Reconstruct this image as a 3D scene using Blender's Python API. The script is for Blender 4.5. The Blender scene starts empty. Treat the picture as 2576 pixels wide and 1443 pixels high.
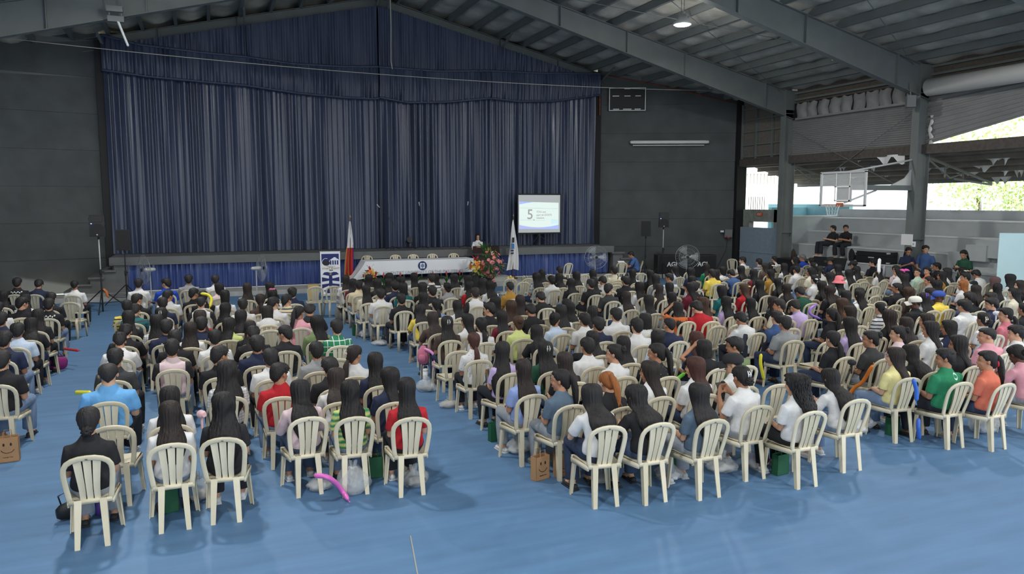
import bpy, bmesh, math, random
import numpy as np
from mathutils import Vector, Matrix, Euler
from mathutils.bvhtree import BVHTree

# ------------------------------------------------------------------ camera, world, light, exposure
scene = bpy.context.scene
COL = scene.collection
random.seed(7)
RNG = np.random.default_rng(7)
PI = math.pi
cam_data = bpy.data.cameras.new('camera')
cam_data.sensor_width = 36.0
cam_data.lens = 36.0 * 1896.0 / 2576.0
cam_data.clip_end = 300
cam = bpy.data.objects.new('camera', cam_data)
cam.location = (0, 0, 3.08)
cam.rotation_euler = (math.radians(90 - 6.32), 0, math.radians(-21.8))
COL.objects.link(cam)
scene.camera = cam

world = bpy.data.worlds.new('world')
scene.world = world
world.use_nodes = True
wn = world.node_tree.nodes
wn['Background'].inputs[0].default_value = (0.86, 0.93, 1.0, 1)
wn['Background'].inputs[1].default_value = 3.0

sun_d = bpy.data.lights.new('sun', 'SUN')
sun_d.energy = 10.0
sun_d.angle = 0.01
sun_d.color = (1.0, 0.96, 0.88)
sun = bpy.data.objects.new('sun', sun_d)
sun.rotation_euler = Vector((0.62, 0.35, -0.55)).to_track_quat('-Z', 'Y').to_euler()
COL.objects.link(sun)

LAMP_SPOTS = [(-1.0, 3.0), (13.5, 3.0), (-1.0, 11.5), (13.5, 11.5), (-1.0, 19.9), (13.5, 19.9), (-1.0, -4.5), (13.5, -4.5), (6.35, -1.0)]
LAMP_POWER = 270.0
for lx, ly in LAMP_SPOTS:
    a = bpy.data.lights.new('lamp_light', 'AREA')
    a.shape = 'DISK'
    a.size = 0.5
    a.energy = LAMP_POWER
    a.color = (1.0, 0.985, 0.95)
    o = bpy.data.objects.new('lamp_light', a)
    o.location = (lx, ly, 8.40 if (lx, ly) != (6.35, -1.0) else 9.4)
    COL.objects.link(o)
    a = bpy.data.lights.new('lamp_glow', 'POINT')       # fill light added under each lamp to brighten roof and walls
    a.energy = 95.0
    a.shadow_soft_size = 0.22
    a.color = (1.0, 0.985, 0.95)
    g = bpy.data.objects.new('lamp_glow', a)
    g.location = (lx, ly, o.location.z - .25)
    COL.objects.link(g)

vs = scene.view_settings
scene.display_settings.display_device = 'sRGB'
vs.view_transform = 'Standard'
vs.look = 'None'
vs.exposure = 0.2
vs.gamma = 1.0
vs.use_curve_mapping = False
scene.cycles.max_bounces = 6
scene.cycles.diffuse_bounces = 4
scene.cycles.glossy_bounces = 3
scene.cycles.transmission_bounces = 4
scene.cycles.transparent_max_bounces = 8
scene.cycles.sample_clamp_indirect = 4.0
scene.cycles.use_denoising = True

# ------------------------------------------------------------------ helpers
def srgb(r, g, b):
    f = lambda c: (c / 255 / 12.92) if c / 255 <= 0.04045 else ((c / 255 + 0.055) / 1.055) ** 2.4
    return (f(r), f(g), f(b), 1.0)

MATS = {}
def material(name, color, rough=0.7, metallic=0.0, noise=0.0, nscale=8.0, bump=0.0, bscale=60.0, stretch=(1, 1, 1),
             objcol=False, randmix=None, spec=0.4, emit=0.0, alpha=1.0, sheen=0.0, coat=0.0):
    m = bpy.data.materials.new(name)
    m.use_nodes = True
    nt = m.node_tree
    N, L = nt.nodes, nt.links
    b = N['Principled BSDF']
    b.inputs['Roughness'].default_value = rough
    b.inputs['Metallic'].default_value = metallic
    b.inputs['Specular IOR Level'].default_value = spec
    b.inputs['Sheen Weight'].default_value = sheen
    b.inputs['Coat Weight'].default_value = coat
    b.inputs['Alpha'].default_value = alpha
    src = None
    if objcol:
        oi = N.new('ShaderNodeObjectInfo')
        src = oi.outputs['Color']
    elif randmix:
        oi = N.new('ShaderNodeObjectInfo')
        mx = N.new('ShaderNodeMix'); mx.data_type = 'RGBA'
        L.new(oi.outputs['Random'], mx.inputs[0])
        mx.inputs[6].default_value = color; mx.inputs[7].default_value = randmix
        src = mx.outputs[2]
    tc = N.new('ShaderNodeTexCoord')
    mp = N.new('ShaderNodeMapping')
    mp.inputs['Scale'].default_value = stretch
    L.new(tc.outputs['Object'], mp.inputs['Vector'])
    if noise > 0:
        nz = N.new('ShaderNodeTexNoise')
        nz.inputs['Scale'].default_value = nscale
        nz.inputs['Detail'].default_value = 4
        L.new(mp.outputs[0], nz.inputs['Vector'])
        mr = N.new('ShaderNodeMapRange')
        mr.inputs[1].default_value = 0.3; mr.inputs[2].default_value = 0.7
        mr.inputs[3].default_value = 1 - noise; mr.inputs[4].default_value = 1 + noise
        L.new(nz.outputs[0], mr.inputs[0])
        vm = N.new('ShaderNodeVectorMath'); vm.operation = 'SCALE'
        if src is None:
            vm.inputs[0].default_value = color[:3]
        else:
            L.new(src, vm.inputs[0])
        L.new(mr.outputs[0], vm.inputs['Scale'])
        src = vm.outputs[0]
    if src is None:
        b.inputs['Base Color'].default_value = color
    else:
        L.new(src, b.inputs['Base Color'])
    if emit > 0:
        if src is None:
            b.inputs['Emission Color'].default_value = color
        else:
            L.new(src, b.inputs['Emission Color'])
        b.inputs['Emission Strength'].default_value = emit
    if bump > 0:
        n2 = N.new('ShaderNodeTexNoise')
        n2.inputs['Scale'].default_value = bscale
        n2.inputs['Detail'].default_value = 3
        L.new(mp.outputs[0], n2.inputs['Vector'])
        bp = N.new('ShaderNodeBump')
        bp.inputs['Strength'].default_value = bump
        bp.inputs['Distance'].default_value = 0.02
        L.new(n2.outputs[0], bp.inputs['Height'])
        L.new(bp.outputs[0], b.inputs['Normal'])
    MATS[name] = m
    return m

def pattern_material(name, kind, other, scale):
    """object colour crossed by a second colour: stripes, grid or dots, on the garment itself"""
    m = material(name, (1, 1, 1, 1), rough=0.85, objcol=True, bump=0.25, bscale=25)
    N, L = m.node_tree.nodes, m.node_tree.links
    b = N['Principled BSDF']
    oi = [n for n in N if n.type == 'OBJECT_INFO'][0]
    tc = [n for n in N if n.type == 'TEX_COORD'][0]
    sp = N.new('ShaderNodeSeparateXYZ'); L.new(tc.outputs['Object'], sp.inputs[0])
    def wave(sock, duty):
        a = N.new('ShaderNodeMath'); a.operation = 'MULTIPLY'; L.new(sock, a.inputs[0]); a.inputs[1].default_value = scale
        f = N.new('ShaderNodeMath'); f.operation = 'FRACT'; L.new(a.outputs[0], f.inputs[0])
        g = N.new('ShaderNodeMath'); g.operation = 'LESS_THAN'; L.new(f.outputs[0], g.inputs[0]); g.inputs[1].default_value = duty
        return g.outputs[0]
    if kind == 'stripe':
        fac = wave(sp.outputs[2], 0.35)
    elif kind == 'grid':
        h = wave(sp.outputs[2], 0.12); v = wave(sp.outputs[0], 0.12)
        mx = N.new('ShaderNodeMath'); mx.operation = 'MAXIMUM'; L.new(h, mx.inputs[0]); L.new(v, mx.inputs[1]); fac = mx.outputs[0]
    elif kind == 'raglan':
        ab = N.new('ShaderNodeMath'); ab.operation = 'ABSOLUTE'; L.new(sp.outputs[0], ab.inputs[0])
        g = N.new('ShaderNodeMath'); g.operation = 'GREATER_THAN'; L.new(ab.outputs[0], g.inputs[0]); g.inputs[1].default_value = scale
        fac = g.outputs[0]
    elif kind == 'wave':
        w = N.new('ShaderNodeTexWave'); w.inputs['Scale'].default_value = scale; w.inputs['Distortion'].default_value = 6
        w.bands_direction = 'Z'; L.new(tc.outputs['Object'], w.inputs['Vector']); fac = w.outputs[0]
    else:
        v = N.new('ShaderNodeTexVoronoi'); v.inputs['Scale'].default_value = scale
        L.new(tc.outputs['Object'], v.inputs['Vector'])
        g = N.new('ShaderNodeMath'); g.operation = 'LESS_THAN'; L.new(v.outputs['Distance'], g.inputs[0]); g.inputs[1].default_value = 0.22
        fac = g.outputs[0]
    mix = N.new('ShaderNodeMix'); mix.data_type = 'RGBA'
    L.new(fac, mix.inputs[0]); L.new(oi.outputs['Color'], mix.inputs[6]); mix.inputs[7].default_value = other
    L.new(mix.outputs[2], b.inputs['Base Color'])
    return m

class MB:
    """collects verts and faces for one mesh"""
    def __init__(s):
        s.v = []; s.f = []; s.mi = []
    def add(s, v, f, mi=0):
        n = len(s.v)
        s.v.extend([tuple(p) for p in v])
        s.f.extend([tuple(i + n for i in q) for q in f])
        s.mi.extend([mi] * len(f))
        return s
    def box(s, x0, x1, y0, y1, z0, z1, M=None, mi=0):
        v = [(x, y, z) for z in (z0, z1) for y in (y0, y1) for x in (x0, x1)]
        if M is not None: v = [tuple(M @ Vector(p)) for p in v]
        return s.add(v, [(0, 2, 3, 1), (4, 5, 7, 6), (0, 1, 5, 4), (2, 6, 7, 3), (0, 4, 6, 2), (1, 3, 7, 5)], mi)
    def hexa(s, v, mi=0):
        return s.add(v, [(0, 2, 3, 1), (4, 5, 7, 6), (0, 1, 5, 4), (2, 6, 7, 3), (0, 4, 6, 2), (1, 3, 7, 5)], mi)
    def tube(s, pts, rad, seg=10, ref=(1, 0, 0), rounded=True, mi=0):
        pts = [np.array(p, float) for p in pts]
        rad = [(r, r) if np.isscalar(r) else r for r in rad]
        n = len(pts)
        T = []
        for i in range(n):
            t = pts[min(i + 1, n - 1)] - pts[max(i - 1, 0)]
            T.append(t / (np.linalg.norm(t) + 1e-9))
        if rounded:
            a0, a1 = min(rad[0]), min(rad[-1])
            pts = [pts[0] - T[0] * a0 * .75] + pts + [pts[-1] + T[-1] * a1 * .75]
            rad = [(rad[0][0] * .6, rad[0][1] * .6)] + rad + [(rad[-1][0] * .6, rad[-1][1] * .6)]
            T = [T[0]] + T + [T[-1]]; n += 2
        V = []; ref = np.array(ref, float)
        for p, r, t in zip(pts, rad, T):
            rr = ref if abs(np.dot(ref, t)) < 0.95 else np.array((0.0, 1.0, 0.3))
            a = rr - np.dot(rr, t) * t; a /= np.linalg.norm(a); b = np.cross(t, a)
            for k in range(seg):
                w = 2 * PI * k / seg
                V.append(p + a * r[0] * math.cos(w) + b * r[1] * math.sin(w))
        F = []
        for i in range(n - 1):
            for k in range(seg):
                k2 = (k + 1) % seg
                F.append((i * seg + k, i * seg + k2, (i + 1) * seg + k2, (i + 1) * seg + k))
        F.append(tuple(range(seg - 1, -1, -1))); F.append(tuple((n - 1) * seg + k for k in range(seg)))
        return s.add(V, F, mi)
    def ball(s, c, r, M=None, seg=14, rings=9, mi=0):
        V = []; F = []
        for i in range(rings + 1):
            th = PI * i / rings
            for k in range(seg):
                w = 2 * PI * k / seg
                p = Vector((r[0] * math.sin(th) * math.cos(w), r[1] * math.sin(th) * math.sin(w), r[2] * math.cos(th)))
                if M is not None: p = M @ p
                V.append((p[0] + c[0], p[1] + c[1], p[2] + c[2]))
        for i in range(rings):
            for k in range(seg):
                k2 = (k + 1) % seg
                F.append((i * seg + k, (i + 1) * seg + k, (i + 1) * seg + k2, i * seg + k2))
        return s.add(V, F, mi)
    def lathe(s, prof, c=(0, 0, 0), seg=20, M=None, mi=0):
        V = []; F = []
        for r, z in prof:
            for k in range(seg):
                w = 2 * PI * k / seg
                p = Vector((r * math.cos(w), r * math.sin(w), z))
                if M is not None: p = M @ p
                V.append((p[0] + c[0], p[1] + c[1], p[2] + c[2]))
        for i in range(len(prof) - 1):
            for k in range(seg):
                k2 = (k + 1) % seg
                F.append((i * seg + k, i * seg + k2, (i + 1) * seg + k2, (i + 1) * seg + k))
        return s.add(V, F, mi)
    def grid(s, fn, nu, nv, mi=0):
        V = [fn(i / nu, j / nv) for j in range(nv + 1) for i in range(nu + 1)]
        F = [(j * (nu + 1) + i, j * (nu + 1) + i + 1, (j + 1) * (nu + 1) + i + 1, (j + 1) * (nu + 1) + i) for j in range(nv) for i in range(nu)]
        return s.add(V, F, mi)
    def prism(s, poly, y0, y1, axis='y', mi=0):
        """a polygon in (a, z) pushed along the third axis"""
        n = len(poly)
        mk = (lambda a, z, t: (a, t, z)) if axis == 'y' else ((lambda a, z, t: (t, a, z)) if axis == 'x' else (lambda a, z, t: (a, z, t)))
        V = [mk(a, z, y0) for a, z in poly] + [mk(a, z, y1) for a, z in poly]
        F = [tuple(range(n)), tuple(range(2 * n - 1, n - 1, -1))] + [(i, (i + n), (i + 1) % n + n, (i + 1) % n) for i in range(n)]
        return s.add(V, F, mi)
    def mesh(s, name, mats=(), smooth=False):
        me = bpy.data.meshes.new(name)
        me.from_pydata(s.v, [], s.f)
        for m in (mats if isinstance(mats, (list, tuple)) else [mats]):
            me.materials.append(m)
        if max(s.mi or [0]) > 0:
            me.polygons.foreach_set('material_index', s.mi)
        bm = bmesh.new(); bm.from_mesh(me)
        bmesh.ops.recalc_face_normals(bm, faces=bm.faces)
        bm.to_mesh(me); bm.free()
        if smooth: me.polygons.foreach_set('use_smooth', [True] * len(me.polygons))
        me.update()
        return me
    def obj(s, name, mats, parent=None, smooth=False, loc=None, **props):
        return link(name, s.mesh(name, mats, smooth), parent, loc, **props)

def link(name, data, parent=None, loc=None, rot=None, scale=None, **props):
    o = bpy.data.objects.new(name, data)
    COL.objects.link(o)
    if parent is not None: o.parent = parent
    if loc is not None: o.location = loc
    if rot is not None: o.rotation_euler = rot
    if scale is not None: o.scale = scale
    for k, v in props.items():
        if v: o[k] = v
    return o

def thing(name, label, cat, loc=(0, 0, 0), rz=0.0, group=None):
    o = link(name, None, None, loc, (0, 0, rz), label=label, category=cat, group=group)
    o.empty_display_size = 0.1
    return o

def tag(o, label, cat, group=None):
    o['label'] = label; o['category'] = cat
    if group: o['group'] = group
    return o

def struct(o):
    o['kind'] = 'structure'
    return o

def text_mesh(name, body, size, mat, extrude=0.001, align='CENTER', shear=0.0, bold=0.0):
    c = bpy.data.curves.new(name, 'FONT')
    c.body = body; c.size = size; c.extrude = extrude; c.align_x = align; c.align_y = 'CENTER'
    c.shear = shear; c.offset = bold; c.resolution_u = 3
    t = bpy.data.objects.new('tmp_text', c)
    COL.objects.link(t)
    dg = bpy.context.evaluated_depsgraph_get()
    me = bpy.data.meshes.new_from_object(t.evaluated_get(dg))
    bpy.data.objects.remove(t)
    me.name = name
    me.materials.clear(); me.materials.append(mat)
    return me

def wall_frame(p, xdir, zdir=(0, 0, 1)):
    """matrix whose x runs along xdir, y along zdir, z out of the surface"""
    x = Vector(xdir).normalized(); y = Vector(zdir).normalized(); z = x.cross(y)
    M = Matrix((x, y, z)).transposed().to_4x4()
    M.translation = Vector(p)
    return M

# ------------------------------------------------------------------ materials
m_floor = material('blue_court_sheet', srgb(90, 126, 164), 0.55, noise=0.10, nscale=1.2, bump=0.08, bscale=30, stretch=(0.6, 5, 1), spec=0.3)
m_pale = material('pale_concrete', srgb(176, 176, 172), 0.85, noise=0.12, nscale=3)
m_black_wall = material('black_boards', srgb(78, 82, 83), 0.7, noise=0.16, nscale=1.5, bump=0.05, bscale=20)
m_black = material('black_paint', srgb(30, 31, 33), 0.6)
m_stage = material('stage_boards', srgb(108, 110, 110), 0.6, noise=0.12, nscale=2.5, stretch=(.4, 2, 1))
m_curtain = material('navy_satin', srgb(47, 59, 88), 0.32, noise=0.12, nscale=3, spec=0.6, sheen=0.3, stretch=(6, 6, .5))
m_valance = material('navy_satin_valance', srgb(58, 67, 90), 0.42, noise=0.10, nscale=4, spec=0.4, stretch=(6, 6, .5))
m_skirt = material('royal_blue_satin', srgb(66, 84, 142), 0.25, noise=0.12, nscale=3, spec=0.7, stretch=(6, 6, .5))
m_steel = material('grey_green_steel', srgb(110, 115, 114), 0.6, noise=0.08, nscale=2)
m_insul = material('grey_insulation_blanket', srgb(186, 182, 170), 0.5, noise=0.16, nscale=3, bump=0.3, bscale=6)
m_roof_dark = material('dark_canopy_sheet', srgb(128, 122, 114), 0.8, noise=0.2, nscale=2)
m_corr = material('grey_corrugated_sheet', srgb(134, 134, 134), 0.6, noise=0.08, nscale=2)
m_white = material('white_paint', srgb(225, 226, 224), 0.5)
m_bleach = material('grey_painted_concrete', srgb(174, 179, 182), 0.75, noise=0.06, nscale=2)
m_bleach_edge = material('pale_step_edge', srgb(206, 209, 210), 0.7)
m_teal = material('teal_painted_wall', srgb(120, 168, 178), 0.7, noise=0.06)
m_cyan = material('pale_cyan_board', srgb(196, 226, 230), 0.35, noise=0.05, nscale=1.0)
m_gate = material('slate_blue_panel', srgb(138, 154, 168), 0.6, noise=0.06)
m_conc = material('weathered_concrete', srgb(140, 144, 138), 0.85, noise=0.25, nscale=4)
m_rust = material('rusty_pipe', srgb(122, 66, 48), 0.7, noise=0.3, nscale=10)
m_red = material('red_paint', srgb(190, 40, 34), 0.5)
m_chair = material('cream_plastic', srgb(224, 214, 188), 0.42, randmix=srgb(204, 195, 168), noise=0.05, nscale=5, spec=0.45)
m_skin = material('skin', (1, 1, 1, 1), 0.55, objcol=True, noise=0.05, nscale=12)
m_shirt = material('shirt_cloth', (1, 1, 1, 1), 0.85, objcol=True, noise=0.06, nscale=14, bump=0.7, bscale=9, spec=0.2)
m_trouser = material('trouser_cloth', (1, 1, 1, 1), 0.85, objcol=True, noise=0.10, nscale=10, bump=0.35, bscale=16, spec=0.2)
m_hair = material('hair', (1, 1, 1, 1), 0.6, objcol=True, noise=0.25, nscale=30, bump=0.7, bscale=55, stretch=(1, 1, 0.12), spec=0.3)
m_hairs = material('short_hair', (1, 1, 1, 1), 0.6, objcol=True, noise=0.2, nscale=50, bump=0.4, bscale=70, spec=0.4)
m_cloth = material('plain_cloth', (1, 1, 1, 1), 0.8, objcol=True, bump=0.2, bscale=20)
m_plain = material('plain_plastic', (1, 1, 1, 1), 0.4, objcol=True)
m_balloon = material('balloon_rubber', (1, 1, 1, 1), 0.3, objcol=True, spec=0.5)
m_shoe = material('shoe_leather', (1, 1, 1, 1), 0.6, objcol=True)
m_rubber = material('black_plastic', srgb(34, 35, 37), 0.5)
m_speaker = material('speaker_plastic', srgb(46, 47, 49), 0.6, bump=0.1, bscale=200)
m_grille = material('speaker_grille', srgb(38, 39, 41), 0.75, bump=0.3, bscale=300)
m_chrome = material('brushed_metal', srgb(190, 192, 194), 0.3, metallic=0.9)
m_alu = material('silver_tube', srgb(196, 198, 198), 0.4, metallic=0.3)
m_wood = material('brown_wood', srgb(96, 62, 44), 0.5, noise=0.2, nscale=6, stretch=(6, 1, .6))
m_dark_wood = material('dark_lectern_wood', srgb(58, 46, 42), 0.45, noise=0.2, nscale=6, stretch=(6, 1, .6))
m_ply = material('tan_plywood', srgb(196, 168, 116), 0.55, noise=0.1, nscale=4, stretch=(1, 1, 5))
m_kraft = material('brown_kraft_paper', srgb(176, 136, 98), 0.8, noise=0.06, bump=0.15, bscale=12)
m_green_paper = material('green_paper', srgb(34, 92, 62), 0.7, bump=0.15, bscale=12)
m_ink = material('dark_ink', srgb(50, 38, 32), 0.7)
m_white_ink = material('white_ink', srgb(226, 226, 226), 0.7)
m_grey_ink = material('grey_ink', srgb(120, 122, 126), 0.8)
m_pale_ink = material('pale_grey_ink', srgb(158, 162, 172), 0.8)
m_linen = material('white_linen', srgb(238, 240, 243), 0.8, bump=0.15, bscale=10)
m_leaf = material('leaf_green', srgb(62, 110, 52), 0.55, noise=0.25, nscale=12)
m_leaf2 = material('tree_leaf', srgb(186, 206, 140), 0.6, noise=0.3, nscale=3)
m_bark = material('bark', srgb(92, 78, 62), 0.9, noise=0.2)
m_ground = material('outside_ground', srgb(196, 192, 176), 0.9, noise=0.1)
m_glass = material('clear_acrylic', (0.92, 0.96, 0.96, 1), 0.15, alpha=0.22)
m_bag = material('clear_plastic_film', srgb(226, 230, 232), 0.22, alpha=0.34, bump=0.9, bscale=22, spec=0.7)
m_bag_white = material('white_plastic_film', srgb(226, 226, 226), 0.4, bump=0.8, bscale=18)
m_lamp = material('lamp_lens', (1, 1, 0.96, 1), 0.4, emit=26.0)
m_led = material('blue_led', (0.25, 0.35, 1, 1), 0.4, emit=4.0)
m_wire = material('wire_cage', srgb(170, 172, 172), 0.4, metallic=0.6)
m_rope = material('pale_cord', srgb(168, 164, 152), 0.8)
m_orange = material('orange_cord', srgb(206, 116, 62), 0.6)
# ------------------------------------------------------------------ floor and platform
RX, RZ, SL = 6.35, 11.2, 0.2335                      # ridge position, height, roof slope
def roof_z(x): return RZ - SL * abs(x - RX)
b = MB().box(-30, 21.9, -14, 26.7, -0.12, 0.0)
struct(b.obj('floor', m_floor))
b = MB().box(-12, 24, 26.7, 27.9, -0.12, 0.15)
struct(b.obj('trim_1', m_pale))
b = MB().box(4.4, 11.0, 26.25, 26.7, 0.0, 0.15).box(4.7, 10.7, 26.55, 28.0, 0.15, 0.30)
struct(b.obj('trim_2', m_pale))
b = MB().box(21.9, 80, -60, 90, -0.3, -0.02).box(-90, -30, -60, 90, -0.3, -0.02).box(-30, 21.9, 26.7, 90, -0.3, -0.13)
struct(b.obj('ground', m_ground))
# seam between two sheets of the court covering
b = MB().tube([(1.62, 6.6, 0.0), (1.5, 5.9, 0.0), (1.42, 5.2, 0.0), (1.2, 4.0, 0.0)], [.006] * 4, 6)
b.obj('floor_seam', m_rope, kind='structure')

# ------------------------------------------------------------------ walls
def board_wall(name, p0, d, n_len, z0=0.0):
    root = struct(link(name, None, None))
    p0 = Vector(p0); d = Vector(d).normalized(); nrm = Vector((d.y, -d.x, 0))
    if nrm.y > 0: nrm = -nrm
    p1 = p0 + d * n_len
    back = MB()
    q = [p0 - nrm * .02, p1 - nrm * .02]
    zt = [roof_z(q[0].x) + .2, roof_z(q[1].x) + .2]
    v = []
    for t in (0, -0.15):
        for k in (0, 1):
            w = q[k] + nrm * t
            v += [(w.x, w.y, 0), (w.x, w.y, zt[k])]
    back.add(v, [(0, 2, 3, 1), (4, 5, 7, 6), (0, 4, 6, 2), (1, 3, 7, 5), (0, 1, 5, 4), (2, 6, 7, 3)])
    back.obj('backing', m_steel, root)  # lighter backing in the joints stands in for light on board edges
    zs = [0.0] + [1.18 + 1.24 * k for k in range(8)]
    for i in range(len(zs) - 1):
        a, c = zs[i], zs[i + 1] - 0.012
        if a > roof_z(p0.x) - .1: continue
        t0, t1 = min(c, roof_z(p0.x) + .1), min(c, max(a + .05, roof_z(p1.x) + .1))
        pr = 0.030 + 0.006 * ((i * 7) % 3)
        v = []
        for nn in (0, pr):
            for (w, t) in ((p0, t0), (p1, t1)):
                u = w + nrm * nn
                v += [(u.x, u.y, a), (u.x, u.y, t)]
        m = MB(); m.add(v, [(0, 2, 3, 1), (4, 5, 7, 6), (0, 4, 6, 2), (1, 3, 7, 5), (0, 1, 5, 4), (2, 6, 7, 3)])
        m.obj('panel', m_black_wall, root)
    return root
SPL = math.radians(12.5)
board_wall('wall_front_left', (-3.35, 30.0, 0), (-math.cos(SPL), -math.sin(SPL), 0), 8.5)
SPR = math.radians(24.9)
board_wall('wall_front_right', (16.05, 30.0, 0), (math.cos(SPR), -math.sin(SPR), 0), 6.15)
b = MB()
b.add([(-3.5, 30.7, 0), (16.3, 30.7, 0), (16.3, 30.7, roof_z(16.3) + .2), (RX, 30.7, RZ + .2), (-3.5, 30.7, roof_z(-3.5) + .2),
       (-3.5, 30.85, 0), (16.3, 30.85, 0), (16.3, 30.85, roof_z(16.3) + .2), (RX, 30.85, RZ + .2), (-3.5, 30.85, roof_z(-3.5) + .2)],
      [(0, 1, 2, 3, 4), (9, 8, 7, 6, 5), (0, 5, 6, 1), (1, 6, 7, 2), (2, 7, 8, 3), (3, 8, 9, 4), (4, 9, 5, 0)])
struct(b.obj('wall_front', m_black))
b = MB().box(-3.4, -3.12, 29.75, 30.7, 0, 8.6)
struct(b.obj('trim_3', m_black))
b = MB().box(15.75, 16.1, 29.75, 30.7, 0, 8.75)
struct(b.obj('trim_4', m_black))
# far side of the hall, out of frame: low wall, open band under an added sun blocker, cladding above
b = MB().box(-9.4, -9.2, -14, 28.2, 0, 2.7)
b.box(-9.4, -9.2, -14, 28.2, 4.6, 7.5)
struct(b.obj('wall_left', m_conc))
b = MB()
b.hexa([(-13.5, -14, 3.9), (-9.4, -14, 4.7), (-13.5, 25.9, 3.9), (-9.4, 25.9, 4.7), (-13.5, -14, 3.98), (-9.4, -14, 4.78), (-13.5, 25.9, 3.98), (-9.4, 25.9, 4.78)])
b.hexa([(-13.5, 26.9, 3.9), (-9.4, 26.9, 4.7), (-13.5, 31, 3.9), (-9.4, 31, 4.7), (-13.5, 26.9, 3.98), (-9.4, 26.9, 4.78), (-13.5, 31, 3.98), (-9.4, 31, 4.78)])
b.box(-9.5, -9.3, 27.55, 28.6, 2.6, 4.7)
struct(b.obj('roof_left_canopy', m_roof_dark))  # unseen slabs added to keep the sun out, one gap passes a beam
b = MB().box(-10.5, 23.0, -13.2, -13.0, 4.6, 8.0)
struct(b.obj('wall_back', m_conc))

# ------------------------------------------------------------------ roof: sheets, insulation, purlins, rafters
roof = struct(link('ceiling', None, None))
YB, YF = -13.0, 31.0
b = MB()
for s in (-1, 1):
    x0, x1 = RX, RX + s * 16.2
    b.hexa([(x0, YB, RZ + .12), (x1, YB, roof_z(x1) + .12), (x0, YF, RZ + .12), (x1, YF, roof_z(x1) + .12),
            (x0, YB, RZ + .2), (x1, YB, roof_z(x1) + .2), (x0, YF, RZ + .2), (x1, YF, roof_z(x1) + .2)])
b.obj('roof_sheet', m_roof_dark, roof)
PUR = [0.76 + 1.07 * k for k in range(-1, 15)]
PUR[0] = 0.12
ph = RNG.random((40, 3)) * 6.28
def sag_sheet(s):
    b = MB()
    for i in range(len(PUR) - 1):
        a, c = PUR[i], PUR[i + 1]
        def fn(u, v, a=a, c=c, i=i):
            d = a + (c - a) * u
            y = YB + (YF - YB) * v
            x = RX + s * d
            w = 0.5 + 0.5 * math.sin(y * 4.1 + ph[i, 0] + 1.3 * math.sin(y * .9 + ph[i, 1]))
            w2 = 0.5 + 0.5 * math.sin(y * 1.3 + ph[i, 2])
            sag = math.sin(PI * u) * (0.05 + 0.15 * w ** 1.5 * (0.5 + .5 * w2))
            return (x, y, roof_z(x) + 0.04 - sag)
        b.grid(fn, 5, 230)
    return b
for s in (-1, 1):
    sag_sheet(s).obj('insulation_blanket', m_insul, roof, smooth=True)
for s in (-1, 1):
    for d in PUR:
        x = RX + s * d
        z = roof_z(x) + .02
        b = MB()
        b.box(x - .035, x + .035, YB, YF - .5, z - .22, z)
        b.box(x - .035, x + .075, YB, YF - .5, z - .235, z - .22)
        b.obj('purlin', m_steel, roof)
RAFT = [30.0, 24.25, 18.15, 12.05, 5.95, -0.15, -6.2]
for n, y in enumerate(RAFT):
    for s in (-1, 1):
        b = MB()
        xe = RX + s * 15.48
        d0, d1 = (.42, .42) if n == 0 else (.55, 1.0)
        top0, top1 = RZ - .2, roof_z(xe) - .2
        hw = .12
        def bar(za0, za1, zb0, zb1, w):
            b.hexa([(RX, y - w, za0), (xe, y - w, zb0), (RX, y + w, za0), (xe, y + w, zb0),
                    (RX, y - w, za1), (xe, y - w, zb1), (RX, y + w, za1), (xe, y + w, zb1)])
        bar(top0 - d0, top0, top1 - d1, top1, .012)
        bar(top0 - d0 - .02, top0 - d0, top1 - d1 - .02, top1 - d1, hw)
        bar(top0 - .02, top0, top1 - .02, top1, hw)
        for f in (.0, .33, .5, .66, .9):
            x = RX + (xe - RX) * f
            zt = top0 + (top1 - top0) * f; zd = d0 + (d1 - d0) * f
            b.box(x - .012, x + .012, y - hw, y + hw, zt - zd, zt)
        b.obj('rafter', m_steel, roof)
        # flange braces, rafter bottom to purlin
        if n > 0:
            for d in PUR[2::3]:
                if d > 14: continue
                x = RX + s * d; f = d / 15.2
                zb = top0 + (top1 - top0) * f - (d0 + (d1 - d0) * f)
                MB().tube([(x, y + .1, zb + .02), (x, y + .75, roof_z(x) - .18)], [.022, .022], 6).obj('flange_brace', m_steel, roof)
        else:
            for d in (0.2, 5.0, 9.6):
                x = RX + s * d
                MB().tube([(x + .15, y - .12, roof_z(x) - .62), (x + .05, y - 1.5, roof_z(x) - .25)], [.05, .05], 8).obj('flange_brace', m_steel, roof)
# cross bracing rods
for (x0, y0, x1, y1) in ((9, 24.2, 21, 18.2), (21, 24.2, 9, 18.2), (9, 18.1, 21, 12.1), (21, 18.1, 9, 12.1), (20.5, 12, 14, 6), (3, 24.2, -8, 18.2), (-8, 24.2, 3, 18.2)):
    MB().tube([(x0, y0, roof_z(x0) - .3), (x1, y1, roof_z(x1) - .3)], [.012, .012], 5).obj('brace_rod', m_steel, roof)

# columns on both sides
for s in (-1, 1):
    for y in RAFT[1:]:
        xc = RX + s * 15.2
        b = MB()
        b.box(xc - .28, xc - .26, y - .14, y + .14, 0, 6.9)
        b.box(xc + .26, xc + .28, y - .14, y + .14, 0, 7.5)
        b.box(xc - .26, xc + .26, y - .012, y + .012, 0, 7.3)
        b.box(xc - .29, xc + .29, y - .13, y + .13, 6.75, roof_z(xc) - .15)
        for z in (1.9, 6.6): b.box(xc - .26, xc + .26, y - .13, y + .13, z, z + .02)
        struct(b.obj('pillar', m_steel))

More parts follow.
